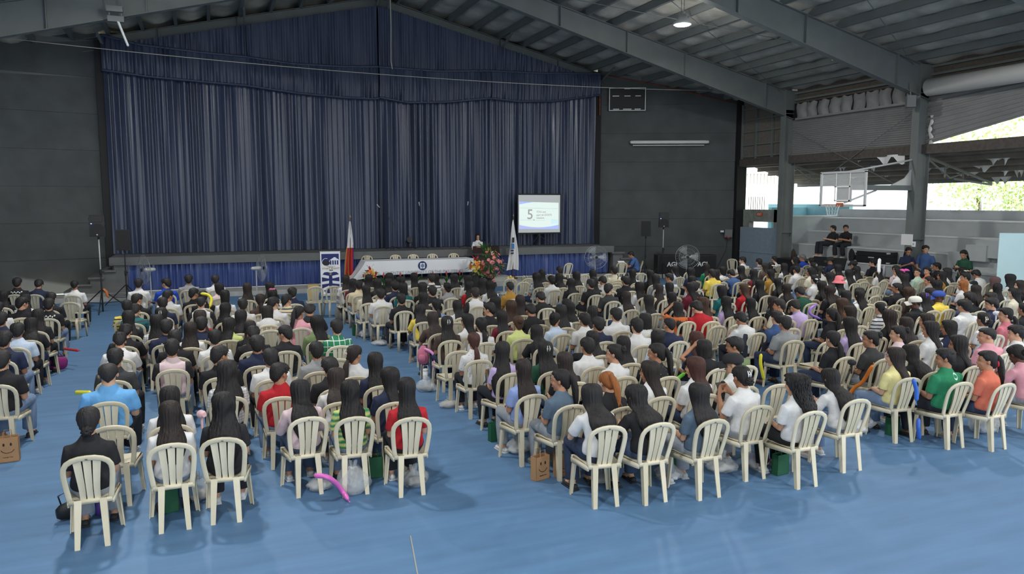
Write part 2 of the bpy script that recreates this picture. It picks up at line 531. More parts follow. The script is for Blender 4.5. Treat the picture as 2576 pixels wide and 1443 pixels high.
# ------------------------------------------------------------------ right side wall, from the corner outwards
XW = 21.75
wr = struct(link('wall_right', None, None))
b = MB()
for k in range(3):
    b.box(XW, XW + .05, 24.4 + k * .97, 24.4 + k * .97 + .95, 4.98, 8.0)
b.obj('insulation_panel', material('grey_board', srgb(112, 108, 102), .8, noise=.12), wr)
MB().box(21.5, 22.0, 27.25, 28.6, 0.0, 8.2).obj('corner_post', m_black, wr)
for z in (5.05, 5.55, 6.1, 6.6, 7.05):
    MB().box(XW - .09, XW, 24.35, 27.35, z, z + .06).obj('girt', m_steel, wr)
for y in (25.3, 26.3, 27.2):
    MB().box(XW - .12, XW - .02, y - .03, y + .03, 4.9, 7.3).obj('girt_post', m_steel, wr)
def corr(p, q, n, amp, x, thick=.0):
    """horizontally ribbed sheet in the plane X = x; p, q are (y, z0, z1) at both ends"""
    b = MB()
    def fn(u, v):
        y = p[0] + (q[0] - p[0]) * u
        z0 = p[1] + (q[1] - p[1]) * u; z1 = p[2] + (q[2] - p[2]) * u
        return (x + amp * math.sin(v * n * 2 * PI), y, z0 + (z1 - z0) * v)
    b.grid(fn, 6, n * 6)
    return b
corr((24.3, 4.95, 6.38), (18.0, 4.90, 6.36), 20, .03, XW).obj('ribbed_sheet', m_corr, wr, smooth=True)
b = MB().box(XW + .05, XW + .1, 18.3, 24.1, 6.3, 7.6)
b.obj('upper_cladding', material('brown_sheet', srgb(98, 90, 82), .8, noise=.15), wr)
b = MB().box(XW + .05, XW + .1, 4.0, 18.2, 6.9, 7.6)
b.obj('upper_cladding', MATS['brown_sheet'], wr)
for y0, y1, z in ((18.3, 24.2, 7.1), (4, 18.1, 7.15), (4, 18.1, 7.4), (18.3, 24.2, 7.35)):
    MB().box(XW - .08, XW, y0, y1, z, z + .07).obj('girt', m_steel, wr)
# torn white blanket rolled above the ribbed sheet: a run of bulges with dark gaps
for k in range(10):
    y = 23.95 - k * .565
    w = .54 - .03 * ((k * 5) % 3)
    def fb(u, v, y=y, w=w, k=k):
        bulge = math.sin(PI * min(1, max(0, u))) ** .6
        return (XW - .06 - .17 * bulge * (.6 + .4 * math.sin(PI * v)), y - w * (u + .06 * math.sin(6 * v + k)), 6.40 + .56 * v + .03 * math.sin(9 * u + k) * (1 if v > .5 else -1))
    MB().grid(fb, 10, 6).obj('torn_blanket', m_corr, wr, smooth=True)
MB().box(XW - .05, XW - .02, 18.3, 24.2, 6.36, 7.0).obj('blanket_back', m_black, wr)
MB().box(XW - .16, XW - .02, 18.5, 23.95, 6.34, 6.42).obj('blanket_rail', m_corr, wr)
# next bay: rolled white screen, hanging ribbed sheet cut on the slant
b = MB()
b.tube([(XW - .45, 17.75, 6.72), (XW - .45, 4.2, 6.72)], [.27, .27], 18, ref=(1, 0, 0), rounded=False)
b.obj('rolled_screen', m_white, wr, smooth=True)
b = MB()
def fnh(u, v):
    y = 18.1 - u * 9.0
    zt = 7.0
    zb = 4.98 + min(1.0, u * 9 / 7.6) * 1.42
    z = zb + (zt - zb) * v
    return (XW + .03 * math.sin(v * 2 * PI * 12), y, z)
b.grid(fnh, 24, 72)
b.obj('ribbed_sheet', m_corr, wr, smooth=True)
b = MB()
b.grid(lambda u, v: (XW - .05 + .04 * math.sin(v * 9), 17.98 - u * (.06 + .12 * abs(math.sin(v * 13 + 1)) * (1 - .5 * v)), 4.95 + v * .95), 3, 14)
b.obj('torn_blanket', m_white, wr)
# diagonal rods in front of the ribbed sheet
for (y0, z0, y1, z1) in ((23.9, 5.9, 19.0, 3.7), (18.4, 6.1, 22.5, 3.9)):
    MB().tube([(XW - .2, y0, z0), (XW - .2, y1, z1)], [.014, .014], 5).obj('brace_rod', m_steel, wr)
# lean-to canopy outside the wall, seen from below
m_beam = material('dark_brown_beam', srgb(84, 78, 74), .8, noise=.2)
can = struct(link('roof_canopy', None, None))
def cz(x): return 4.95 - .285 * (x - 21.75)
b = MB().hexa([(21.75, 2, 4.95), (25.3, 2, cz(25.3)), (21.75, 27.6, 4.95), (25.3, 27.6, cz(25.3)),
               (21.75, 2, 5.0), (25.3, 2, cz(25.3) + .05), (21.75, 27.6, 5.0), (25.3, 27.6, cz(25.3) + .05)])
b.obj('canopy_sheet', m_roof_dark, can)
MB().box(21.6, 21.8, 2, 27.5, 4.68, 4.98).obj('canopy_beam', m_beam, can)
for x in (22.3, 22.9, 23.5, 24.1, 24.7, 25.2):
    MB().box(x - .03, x + .03, 2, 27.6, cz(x) - .14, cz(x)).obj('canopy_purlin', m_roof_dark if int(x * 10) % 2 else m_steel, can)
rr = random.Random(3)
for k in range(26):
    x = rr.choice((22.35, 22.95, 23.55, 24.15, 24.75)); y = rr.uniform(13, 27); w = rr.uniform(.2, .8); h = rr.uniform(.06, .26)
    b = MB().grid(lambda u, v: (x + .03 * math.sin(u * 9), y + (u - .5) * w * (1 - .6 * v), cz(x) - .12 - h * v * (0.6 + .4 * math.sin(u * 7 + k))), 6, 3)
    b.obj('torn_foil', m_white, can)
b = MB().grid(lambda u, v: (21.6 + .05 * math.sin(u * 8), 19.9 - u * 1.1, 4.72 - v * (.05 + .30 * abs(math.sin(u * 5.1)) ** 1.5)), 12, 4)
b.obj('torn_foil', m_white, can)
for y in (24.25, 18.15, 12.05):
    b = MB()
    def chord(a, c, r=.03): b.tube([(a[0], y, a[1]), (c[0], y, c[1])], [r, r], 6)
    chord((21.8, 4.62), (25.0, 3.78), .045); chord((21.8, 3.95), (21.8, 4.62)); chord((23.2, 3.9), (25.0, 3.72), .04)
    chord((21.9, 4.55), (23.0, 3.92)); chord((23.0, 3.92), (23.6, 4.1)); chord((22.75, 4.35), (22.75, 3.95)); chord((23.6, 4.12), (23.6, 3.88))
    b.obj('canopy_truss', m_steel, can)
# bleachers: stepped concrete seats facing the court
bl = struct(link('wall_bleachers', None, None))
steps = [(21.95, .95), (22.55, 1.45), (23.35, 1.97), (24.15, 2.50)]
for i, (x, z) in enumerate(steps):
    x1 = steps[i + 1][0] if i < 3 else 25.0
    b = MB().box(x, x1 + .02, 9.0, 24.85, 0, z - .05)
    b.obj('step', m_bleach, bl)
    MB().box(x - .02, x1 + .02, 9.0, 24.85, z - .05, z).obj('step_edge', m_bleach_edge, bl)
MB().box(25.0, 25.2, 9.0, 24.85, 0, 2.84).obj('back_parapet', m_bleach, bl)
b = MB()
b.prism([(21.9, 0), (24.2, 0), (25.2, 0), (25.2, 2.56), (21.9, 2.56)], 24.85, 25.05)
b.obj('end_wall', m_bleach, bl)
MB().box(21.9, 25.2, 24.83, 25.07, 2.53, 2.58).obj('step_edge', m_bleach_edge, bl)
MB().box(22.35, 24.2, 9.2, 16.6, 1.4, 1.95).obj('step', m_bleach, bl)
for k, (y, z) in enumerate(((17.15, 1.52), (16.55, 1.78))):
    MB().box(22.3, 22.6, y - .35, y + .35, z - .5, z).obj('step', m_bleach, bl)
# doorway with its frame beside the first pillar
dw = struct(link('door_1', None, None))
MB().box(21.9, 22.15, 26.85, 27.7, 0, 2.82).obj('jamb', m_conc, dw)
MB().box(21.9, 22.15, 24.95, 26.85, 2.3, 2.82).obj('lintel', m_conc, dw)
MB().box(21.9, 22.15, 24.5, 25.3, 0, 2.82).obj('jamb', m_conc, dw)
MB().box(21.72, 21.80, 24.55, 27.2, .06, 2.06).obj('gate_leaf', m_gate, dw)
MB().box(21.70, 21.72, 24.55, 27.2, .98, 1.02).obj('gate_rail', m_gate, dw)
for z in (0.02, .12):
    MB().box(21.71, 21.75, 24.55, 27.2, z, z + .05).obj('gate_rail', m_steel, dw)
t = thing('exit_sign', 'small orange exit sign over the doorway by the black wall', 'sign', (21.88, 26.15, 2.62))
MB().box(-.02, .0, -.2, .2, -.07, .07).obj('sign_plate', material('orange_plate', srgb(206, 96, 60), .5), t)
me = text_mesh('lettering', 'EXIT', .13, m_white_ink)
link('lettering', me, t).matrix_local = wall_frame((-.023, 0, -.005), (0, -1, 0))
# teal room and pale building beyond the door and bleachers
b = MB().box(25.6, 25.8, 24.9, 30, 0, 3.05)
struct(b.obj('wall_outside_teal', m_teal))
MB().box(23.6, 25.6, 27.4, 27.6, 0, 2.9).obj('wall_outside_teal', m_teal, kind='structure')
bd = thing('building', 'cream building with slatted balcony rail beyond the hall corner', 'building', (29.5, 38.0, 0))
mb_ = material('cream_plaster', srgb(228, 224, 210), .8, noise=.05)
MB().box(-4.5, 6, 0, 4, -.1, 4.9).obj('wall', mb_, bd)
MB().box(-4.6, 6.1, -.12, .0, 4.9, 5.15).obj('rail_cap', mb_, bd)
for k in range(40):
    MB().box(-4.5 + k * .26, -4.5 + k * .26 + .12, -.14, -.03, 4.25, 4.9).obj('baluster', m_white, bd)
for wx in (-4.0, -1.2, 1.4):
    w = MB().box(wx, wx + 1.3, -.05, .02, 2.3, 3.5).obj('window', m_rubber, bd)
    for k in range(8): MB().box(wx + k * .17, wx + k * .17 + .08, -.1, -.05, 2.3, 3.5).obj('slat', m_white, w)
# rusty pipe down the corner
b = MB().tube([(21.55, 27.45, 0.1), (21.55, 27.45, 6.9)], [.035, .035], 8).tube([(21.65, 27.3, 2.2), (21.65, 27.3, 7.2)], [.03, .03], 8)
tag(b.obj('corner_pipe', m_rust, smooth=True), 'rusty brown pipe rising in the corner of the black wall', 'pipe')
b = MB().tube([(15.95, 29.6, 6.9), (15.95, 29.6, 8.5), (16.3, 29.6, 8.6), (18.5, 28.65, 8.15), (21.3, 27.35, 7.4)], [.03] * 5, 8)
tag(b.obj('sprinkler_pipe', m_rust, smooth=True), 'thin brown pipe under the roof along the black wall', 'pipe')

# trees and wire fence outside
def tree(x, y, h, r, seed, label):
    t = thing('tree', label, 'tree', (x, y, -.05), group='trees outside the hall')
    MB().tube([(0, 0, 0), (.1, .05, h * .35), (0, .1, h * .7)], [.16, .12, .06], 8).obj('trunk', m_bark, t)
    g = np.random.default_rng(seed)
    V = []; F = []
    n = 2600
    cl = g.normal(0, 1, (14, 3)) * np.array([r * .55, r * .55, h * .2]) + np.array([0, 0, h * .62])
    for i in range(n):
        c = cl[i % 14] + g.normal(0, 1, 3) * r * .30
        if c[2] < .4: c[2] = .4 + g.random()
        a = g.normal(0, 1, 3); a /= np.linalg.norm(a); bb = np.cross(a, g.normal(0, 1, 3)); bb /= np.linalg.norm(bb)
        L = .09 + .08 * g.random()
        k = len(V)
        V += [c - a * L, c + bb * L * .45, c + a * L, c - bb * L * .45]
        F.append((k, k + 1, k + 2, k + 3))
    MB().add(V, F).obj('foliage', m_leaf2, t)
tree(33, 24.5, 7.5, 2.6, 1, 'tall tree seen past the second pillar above the bleachers')
tree(31.5, 20.5, 6.5, 2.4, 2, 'bushy tree outside behind the bleacher wall by the hoop')
tree(32.5, 17.0, 7.5, 2.6, 3, 'leafy tree outside nearest the slanted ribbed sheet')
tree(31, 13.5, 7.0, 2.5, 4, 'light green tree outside beyond the cyan board')
tree(36, 21.0, 9.0, 3.2, 5, 'taller tree standing behind the nearer trees outside')
tree(36, 15.5, 9.5, 3.2, 6, 'broad tree farthest out behind the wire fence')
fe = thing('fence', 'thin vertical bar fence outside above the bleacher wall', 'fence', (26.5, 0, 0))
for k in range(64):
    MB().box(-.008, .008, 10 + k * .2, 10 + k * .2 + .014, 2.7, 4.05).obj('bar', m_white, fe)
MB().box(-.02, .02, 10, 22.9, 2.72, 2.76).obj('rail', m_white, fe)
# ------------------------------------------------------------------ stage and curtains
ST = 1.31
st = struct(link('stage', None, None))
MB().box(-3.1, 15.75, 27.9, 30.0, ST - .06, ST).obj('stage_floor', m_stage, st)
MB().box(-3.12, 15.77, 27.86, 27.98, ST - .27, ST - .004).obj('stage_lip', m_stage, st)
MB().box(-3.05, 15.7, 28.15, 28.25, .15, ST - .06).obj('stage_front', m_black, st)
MB().box(-3.05, -2.9, 28.0, 30.0, 0, ST - .06).obj('stage_side', m_stage, st)
for k in range(5):
    x1 = -2.62 - .36 * k; zt = 1.12 - .218 * k
    MB().box(x1 - .40, x1 + .06, 27.75, 29.4, zt - .06, zt).obj('step', m_stage, st)
MB().prism([(-2.6, 0), (-2.6, 1.06), (-2.98, 1.06), (-2.98, .84), (-3.34, .84), (-3.34, .62), (-3.70, .62), (-3.70, .41), (-4.06, .41), (-4.06, .19), (-4.42, .19), (-4.42, 0)], 27.84, 29.4).obj('stair_side', m_stage, st)
for k in range(4):
    x0 = 15.75 + .42 * k; zt = 1.05 - .26 * k
    MB().box(x0 - .1, x0 + .52, 27.8, 29.3, zt - .07, zt).obj('step', m_stage, st)
    MB().box(x0, x0 + .46, 27.9, 29.3, 0, zt - .07).obj('step_riser', m_stage, st)

def drape(x0, x1, zt, zb, y, amp, wl, seed, nz=14, flare=0.0, tie=None, res=.042):
    g = np.random.default_rng(seed)
    n = int((x1 - x0) / res)
    xs = np.linspace(x0, x1, n + 1)
    nk = int((x1 - x0) / (wl * 1.6)) + 3
    ph = np.cumsum(2 * PI * res / (wl * (0.55 + 1.1 * (np.interp(xs, np.linspace(x0, x1, nk), g.random(nk))))))
    am = amp * (0.35 + 1.2 * np.interp(xs, np.linspace(x0, x1, nk), g.random(nk)))
    fine = 0.22 * amp * np.sin(ph * 2.7 + g.random() * 6)
    drift = 0.25 * np.interp(xs, np.linspace(x0, x1, 25), g.normal(0, 1, 25))
    def fn(u, v):
        i = min(int(round(u * n)), n)
        x = xs[i]
        t, bo = zt(x), zb(x)
        z = bo + (t - bo) * v
        k = 0.75 + .25 * (1 - v) + (flare * max(0.0, .12 - v) / .12)
        s = math.sin(ph[i] + .8 * drift[i] * (1 - v) * 3)
        k *= .8 + .35 * math.sin(4.2 * v + 2.3 * drift[i] * 4 + ph[i] * .13)
        yy = y - am[i] * k * (abs(s) ** .7 * (1 if s > 0 else -1)) - fine[i] - flare * .5 * max(0.0, .1 - v)
        if tie: yy += tie(v) * am[i]
        return (x + .06 * (1 - v) * drift[i], yy, z)
    b = MB()
    b.grid(fn, n, nz)
    return b
def pl(pts):
    xs = [p[0] for p in pts]; zs = [p[1] for p in pts]
    return lambda x: float(np.interp(x, xs, zs))
val_bot = pl([(-3.1, 7.55), (-1.8, 7.42), (0.3, 7.33), (1.4, 7.3), (3.2, 7.12), (5, 7.05), (6.2, 7.06), (6.3, 7.12), (7.4, 6.98), (9, 7.08), (10.8, 7.32), (12, 7.26), (13.6, 7.34), (15.9, 7.72)])
tie_z = pl([(-3.1, 8.75), (-2, 8.52), (0, 8.4), (1.4, 8.36), (3, 8.22), (5, 8.24), (6.2, 8.32), (8.5, 8.3), (10.9, 8.46), (13, 8.5), (15.9, 8.66)])
roof_low = lambda x: roof_z(x) - .60
c1 = drape(-3.15, 6.30, lambda x: val_bot(x) + .5, lambda x: ST + .01, 29.72, .125, .30, 11, nz=16, flare=.22)
tag(c1.obj('stage_curtain', m_curtain, smooth=True), 'navy satin main stage curtain, half on the steps side of the centre split', 'curtain', 'main stage curtains')
c2 = drape(6.22, 15.75, lambda x: val_bot(x) + .5, lambda x: ST + .01, 29.72, .125, .30, 12, nz=16, flare=.22)
tag(c2.obj('stage_curtain', m_curtain, smooth=True), 'navy satin main stage curtain, half behind the projector screen', 'curtain', 'main stage curtains')
secs = [(-3.15, 1.5, 'gathered navy valance section above the stage steps side'), (1.5, 6.24, 'gathered navy valance section beside the centre split, steps side'),
        (6.3, 10.85, 'gathered navy valance section under the hanging white cord'), (10.85, 15.9, 'gathered navy valance section nearest the scoreboard')]
for i, (a, c, lab) in enumerate(secs):
    b = drape(a, c, lambda x: tie_z(x) - .03, val_bot, 29.46, .075, .18, 30 + i, nz=10, tie=lambda v: -1.1 * math.sin(PI * v) * .8)
    o = b.obj('stage_valance', m_valance, smooth=True)
    tag(o, lab, 'valance', 'stage valances')
    hem = MB().tube([(a + (c - a) * k / 24, 29.44, val_bot(a + (c - a) * k / 24) + .02) for k in range(25)], [.045] * 25, 8)
    hem.obj('hem', m_valance, o, smooth=True)
    b = drape(a, c, roof_low, lambda x: tie_z(x) - .06, 29.55, .065, .16, 50 + i, nz=8)
    o = b.obj('gable_curtain', m_valance, smooth=True)
    tag(o, lab.replace('valance section', 'gable curtain section'), 'curtain', 'gable curtains')
    MB().tube([(a + (c - a) * k / 24, 29.46, tie_z(a + (c - a) * k / 24) - .03) for k in range(25)], [.05] * 25, 8).obj('gathering_band', m_valance, o, smooth=True)
for i, (a, c, lab) in enumerate([(-2.85, 3.6, 'royal blue satin stage skirt between steps and roll-up banner'), (3.6, 9.6, 'royal blue satin stage skirt behind the white table'), (9.6, 15.6, 'royal blue satin stage skirt behind the white flag')]):
    b = drape(a, c, lambda x: ST - .25, lambda x: .17, 28.05, .075, .21, 70 + i, nz=9)
    o = b.obj('stage_skirt', m_skirt, smooth=True)
    tag(o, lab, 'curtain', 'stage skirts')
tag(MB().tube([(6.1, 26.6, roof_z(6.1) - .3), (6.12, 26.6, 9.2), (6.1, 26.6, 8.0), (6.14, 26.6, 7.75)], [.018] * 4, 6).obj('hanging_cord', m_rope), 'pale cord hanging down in front of the gable curtain', 'cord')
pts = []
for k in range(41):
    u = k / 40
    x = -9 + 31 * u; y = 26.0 - 0.0 * u
    pts.append((x, y, 7.55 + .45 * (2 * u - 1) ** 2 - .25 * u))
tag(MB().tube(pts, [.012] * 41, 5).obj('sagging_cable', m_rope), 'thin pale cable sagging across the hall before the curtain', 'cable')

# ------------------------------------------------------------------ lamps
LAMP_LAB = ['high-bay lamp under the roof over the centre aisle, rear', 'high-bay lamp under the roof over the bleacher side, rear', 'high-bay lamp under the roof over the block beside the steps', 'high-bay lamp under the roof over the large block',
            'high-bay lamp under the roof nearest the stage steps', 'bright white high-bay lamp hanging under the roof before the bleachers', 'high-bay lamp under the roof behind the viewer, wall side', 'high-bay lamp under the roof behind the viewer, bleacher side', 'high-bay lamp under the ridge behind the rear row']
for i, (lx, ly) in enumerate(LAMP_SPOTS):
    zz = 8.52 if (lx, ly) != (6.35, -1.0) else 9.52
    t = thing('high_bay_lamp', LAMP_LAB[i], 'lamp', (lx, ly, zz), 0, 'high-bay lamps')
    MB().lathe([(.02, .22), (.12, .2), (.18, .05), (.27, -.02), (.27, -.08), (.25, -.08)], seg=20).obj('lamp_housing', m_alu, t, smooth=True)
    MB().lathe([(.25, -.06), (.22, -.1), (.0, -.115)], seg=20).obj('lamp_lens', m_lamp, t, smooth=True)
    MB().tube([(-.05, 0, .2), (-.05, 0, roof_z(lx) - zz - .2)], [.008] * 2, 5).tube([(.05, 0, .2), (.05, 0, roof_z(lx) - zz - .2)], [.008] * 2, 5).obj('hanger', m_steel, t)

# ------------------------------------------------------------------ front things: speakers, fans, banner, flags, table
def tripod(name, label, loc, h, fold, pole_mat, spread=.55, rz=0.3):
    t = thing(name, label, 'stand', loc, rz, 'speaker stands')
    MB().tube([(0, 0, .02), (0, 0, fold)], [.022, .022], 10).obj('lower_tube', m_rubber, t, smooth=True)
    MB().tube([(0, 0, fold), (0, 0, h)], [.018, .018], 10).obj('pole', pole_mat, t, smooth=True)
    MB().tube([(0, 0, fold - .07), (0, 0, fold + .05)], [.034, .034], 10).tube([(.03, 0, fold), (.09, 0, fold)], [.014, .014], 6).obj('collar', m_rubber, t)
    for k in range(3):
        a = k * 2 * PI / 3
        c, s = math.cos(a), math.sin(a)
        MB().tube([(0.03 * c, .03 * s, .62), (spread * c, spread * s, .02)], [.016, .014], 8).tube([(.02 * c, .02 * s, .25), (spread * .6 * c, spread * .6 * s, .26)], [.01, .01], 6).obj('leg', m_rubber, t)
    return t
def loudspeaker(label, loc, rz, w=.40, h=.62, d=.36, horn=True):
    t = thing('loudspeaker', label, 'speaker', loc, rz, 'loudspeakers')
    b = MB().prism([(-w / 2, 0), (w / 2, 0), (w / 2 - .01, h), (-w / 2 + .01, h)], -.16, .0)
    b.prism([(-w / 2 + .02, .02), (w / 2 - .02, .02), (w / 2 - .04, h - .02), (-w / 2 + .04, h - .02)], .0, d - .16)
    b.obj('cabinet', m_speaker, t)
    if horn:
        b = MB()
        v = [(-.17, -.165, h - .03), (.17, -.165, h - .03), (-.13, -.165, h - .21), (.13, -.165, h - .21), (-.07, -.1, h - .08), (.07, -.1, h - .08), (-.05, -.1, h - .16), (.05, -.1, h - .16)]
        b.add(v, [(0, 1, 5, 4), (1, 3, 7, 5), (3, 2, 6, 7), (2, 0, 4, 6), (4, 5, 7, 6)])
        b.obj('horn', m_rubber, t)
        pts = [(.18 * math.cos(a), .20 + .17 * math.sin(a)) for a in np.linspace(0, PI, 14)] + [(-.18, .03), (.18, .03)]
        MB().prism(pts, -.175, -.16).obj('grille', m_grille, t)
        MB().lathe([(.0, .0), (.02, 0), (.02, .01)], (0, -.178, .06), 10, Matrix.Rotation(PI / 2, 4, 'X')).obj('badge', m_alu, t)
        MB().box(-.15, -.12, -.18, -.17, .36, .375).obj('led', m_led, t)
        for s in (-1, 1): MB().tube([(s * (w / 2 + .005), -.12, h - .28), (s * (w / 2 - .02), -.1, h - .2), (s * (w / 2 + .005), -.12, h - .1)], [.012] * 3, 6).obj('handle', m_rubber, t)
    else:
        MB().prism([(-w / 2 + .02, .02), (w / 2 - .02, .02), (w / 2 - .03, h - .02), (-w / 2 + .03, h - .02)], -.175, -.16).obj('grille', m_grille, t)
    MB().lathe([(.03, -.08), (.03, 0)], seg=12).obj('pole_socket', m_rubber, t)
    return t
t = tripod('speaker_stand', 'black tripod stand with silver pole and orange strap beside the stage steps', (-2.93, 24.15, 0), 2.12, 1.15, m_alu, .75, .5)
MB().tube([(.03, -.05, .66), (.10, -.06, .58), (.12, -.06, .46), (.16, -.05, .40)], [(.03, .012), (.04, .014), (.035, .012), (.02, .01)], 8).obj('strap', m_orange, t, smooth=True)
t = thing('flood_light', 'small twin flood light on a bracket under the roof above the curtain corner', 'lamp', (-2.15, 23.6, 8.28))
for s in (0, .22): MB().box(-.2, .2, -.1 + s, .06 + s, -.05 - s, .10 - s).obj('housing', m_steel, t)
MB().tube([(-.15, .1, -.1), (-.15, .1, .45), (.15, .1, .45), (.15, .1, -.1)], [.02] * 4, 6).obj('bracket', m_steel, t)
MB().tube([(.05, .15, -.25), (.25, .3, -.85)], [.035, .035], 8).obj('arm', m_alu, t)
loudspeaker('black loudspeaker with horn on the silver pole by the stage steps', (-2.93, 24.15, 2.15), -.05)
tripod('speaker_stand', 'thin black tripod stand in front of the blue skirt by the steps', (-2.42, 25.45, 0), 1.66, 1.0, m_rubber, .62, .9)
loudspeaker('flat-fronted dark loudspeaker before the curtain edge by the steps', (-2.42, 25.45, 1.68), -.05, horn=False)
tripod('speaker_stand', 'black tripod stand with silver pole before the black wall near the bass cabinets', (17.3, 26.5, 0), 2.08, 1.2, m_alu, .6, .2)
loudspeaker('black loudspeaker with horn on the silver pole near the bass cabinets', (17.3, 26.5, 2.10), -.45)
tripod('speaker_stand', 'thin black tripod stand before the black wall near the big floor fan', (16.4, 26.4, 0), 1.75, .95, m_rubber, .5, .7)
loudspeaker('flat-fronted dark loudspeaker on thin stand before the black wall', (16.4, 26.4, 1.76), -.5, horn=False)
for i, (x, lab) in enumerate(((17.95, 'black bass cabinet with white lettering behind the mesh fan'), (19.2, 'black bass cabinet with white lettering nearest the corner door'))):
    t = thing('bass_cabinet', lab, 'speaker', (x, 26.95 - (x - 17.95) * .30, .0), -.3, 'bass cabinets')
    MB().box(-.6, .6, -.3, .35, .02, .93).obj('cabinet', m_speaker, t)
    MB().box(-.56, .56, -.32, -.3, .06, .89).obj('grille', m_grille, t)
    for s in (-1, 1): MB().lathe([(.0, .0), (.04, 0), (.04, .01)], (s * .45, -.322, .8), 14, Matrix.Rotation(PI / 2, 4, 'X')).obj('port', m_rubber, t)
    me = text_mesh('lettering', 'AGI', .26, m_white_ink, bold=.008)
    link('lettering', me, t).matrix_local = wall_frame((.0, -.325, .55), (1, 0, 0))
    for sx in (-.5, .5): MB().box(sx - .04, sx + .04, -.25, .3, 0, .02).obj('foot', m_rubber, t)

def pedestal_fan(label, loc, rz, hz, r=.46, base=True):
    t = thing('pedestal_fan', label, 'fan', loc, rz, 'pedestal fans')
    MB().lathe([(.0, .0), (.28, 0), (.28, .03), (.05, .06), (.03, .1)], seg=20).obj('base', m_rubber, t)
    MB().tube([(0, .18, .06), (0, .18, hz - .05)], [.02, .02], 8).tube([(0, 0, .05), (0, .18, .08)], [.03, .02], 8).obj('pole', m_alu, t)
    cg = MB()
    for k in range(36):
        a = 2 * PI * k / 36; c, s = math.cos(a), math.sin(a)
        cg.tube([(.06 * c, -.08, hz + .06 * s), (r * .7 * c, -.075, hz + r * .7 * s), (r * c, 0, hz + r * s)], [.0022] * 3, 4, rounded=False)
        cg.tube([(.06 * c, .09, hz + .06 * s), (r * .7 * c, .075, hz + r * .7 * s), (r * c, 0, hz + r * s)], [.0022] * 3, 4, rounded=False)
    for q, yy in ((1.0, 0), (.7, -.076), (.4, -.08), (.7, .076)):
        cg.tube([(r * q * math.cos(a), yy, hz + r * q * math.sin(a)) for a in np.linspace(0, 2 * PI, 41)], [.009 if q == 1 else .004] * 41, 5, rounded=False)
    cg.obj('guard', m_wire, t)
    for k in range(3):
        a0 = k * 2 * PI / 3
        def bl_(u, v): 
            a = a0 + (v - .5) * (.7 + .2 * u); q = .06 + (r - .1) * u
            return (q * math.cos(a), .03 * (v - .5) * 2, hz + q * math.sin(a))
        MB().grid(bl_, 6, 4).obj('blade', m_glass, t, smooth=True)
    MB().lathe([(.0, -.085), (.055, -.08), (.055, -.06), (.03, -.05)], (0, 0, hz), 14, Matrix.Rotation(-PI / 2, 4, 'X')).obj('hub', m_rubber, t)
    MB().tube([(0, .06, hz), (0, .30, hz)], [.075, .06], 12).obj('motor', m_alu, t, smooth=True)
    return t
pedestal_fan('silver pedestal fan turned edge-on before the skirt near the steps', (-1.93, 25.6, 0), -PI * .5 + .45, 1.05)
pedestal_fan('silver pedestal fan turned edge-on near the plywood box', (1.52, 25.9, 0), PI * .5 + .25, .98)
pedestal_fan('mesh-guard pedestal fan at the end of the stage', (14.2, 26.5, 0), -.30, .96)
pedestal_fan('mesh-guard pedestal fan before the bass cabinets', (17.6, 25.2, 0), -.50, .97, r=.47)

# roll-up banner
t = thing('roll_up_banner', 'white and navy roll-up banner standing before the stage skirt', 'banner', (3.65, 25.3, 0), -.12)
MB().box(-.32, .32, -.004, .004, .08, 1.5).obj('sheet', m_linen, t)
MB().box(-.33, .33, -.03, .03, .03, .09).obj('base_bar', m_alu, t)
MB().box(-.33, .33, -.012, .012, 1.49, 1.515).obj('top_bar', m_alu, t)
for s in (-1, 1): MB().tube([(s * .25, -.02, .05), (s * .33, -.22, .01)], [.012, .012], 6).obj('foot', m_alu, t)
navy = material('navy_print', srgb(44, 52, 110), .7)
gold = material('gold_print', srgb(178, 150, 84), .7)
def pr(poly, mat, d=-.0065, th=.001): return MB().prism(poly, d - th, d).obj('print', mat, t)
pr([(-.28, 1.43), (.28, 1.43), (.28, 1.22), (.16, 1.32), (.06, 1.24), (-.28, 1.1)], navy)
pr([(-.02, 1.22), (.13, 1.32), (.28, 1.24)], m_linen, -.0078)
for k in range(4): pr([(-.01 + k * .075, 1.07), (.035 + k * .075, 1.07), (.035 + k * .075, 1.21), (-.01 + k * .075, 1.21)], navy, -.0078)
pr([(.16 * math.cos(a) * .75 - .13, 1.13 + .09 * math.sin(a)) for a in np.linspace(0, 2 * PI, 20)[:-1]], m_rubber, -.0085)
MB().tube([(-.14 + .13 * math.cos(a), -.01, 1.13 + .15 * math.sin(a)) for a in np.linspace(1.2, 3.9, 14)], [.008] * 14, 5).obj('print', m_linen, t)
for body, size, z, mat, bo in (('START RIGHT!', .088, .945, gold, .001), ('2024', .06, .885, m_rubber, .002), ('ORIENTATION AND', .03, 1.02, navy, 0), ('WELCOME', .03, .985, navy, 0)):
    me = text_mesh('lettering', body, size, mat, bold=bo)
    link('lettering', me, t).matrix_local = wall_frame((0.02, -.0095, z), (1, 0, 0))
pr([(-.28, .72), (-.2, .82), (-.1, .83), (0, .8), (.1, .83), (.2, .82), (.28, .74), (.28, .18), (.2, .12), (-.15, .12), (-.28, .28)], navy)
for s in (-1, 1):
    for k in range(3):
        z = .70 - k * .16
        pr([(s * .05, z), (s * .28, z + (.05, -.03, -.10)[k]), (s * .28, z - .09 + (.05, -.03, -.10)[k]), (s * .06, z - .09)][::s], m_linen, -.0078)
pr([(q * math.cos(a), .76 + q * math.sin(a)) for q, a in [((.055, .022)[k % 2], PI / 2 + k * PI / 5) for k in range(10)]], gold, -.0085)

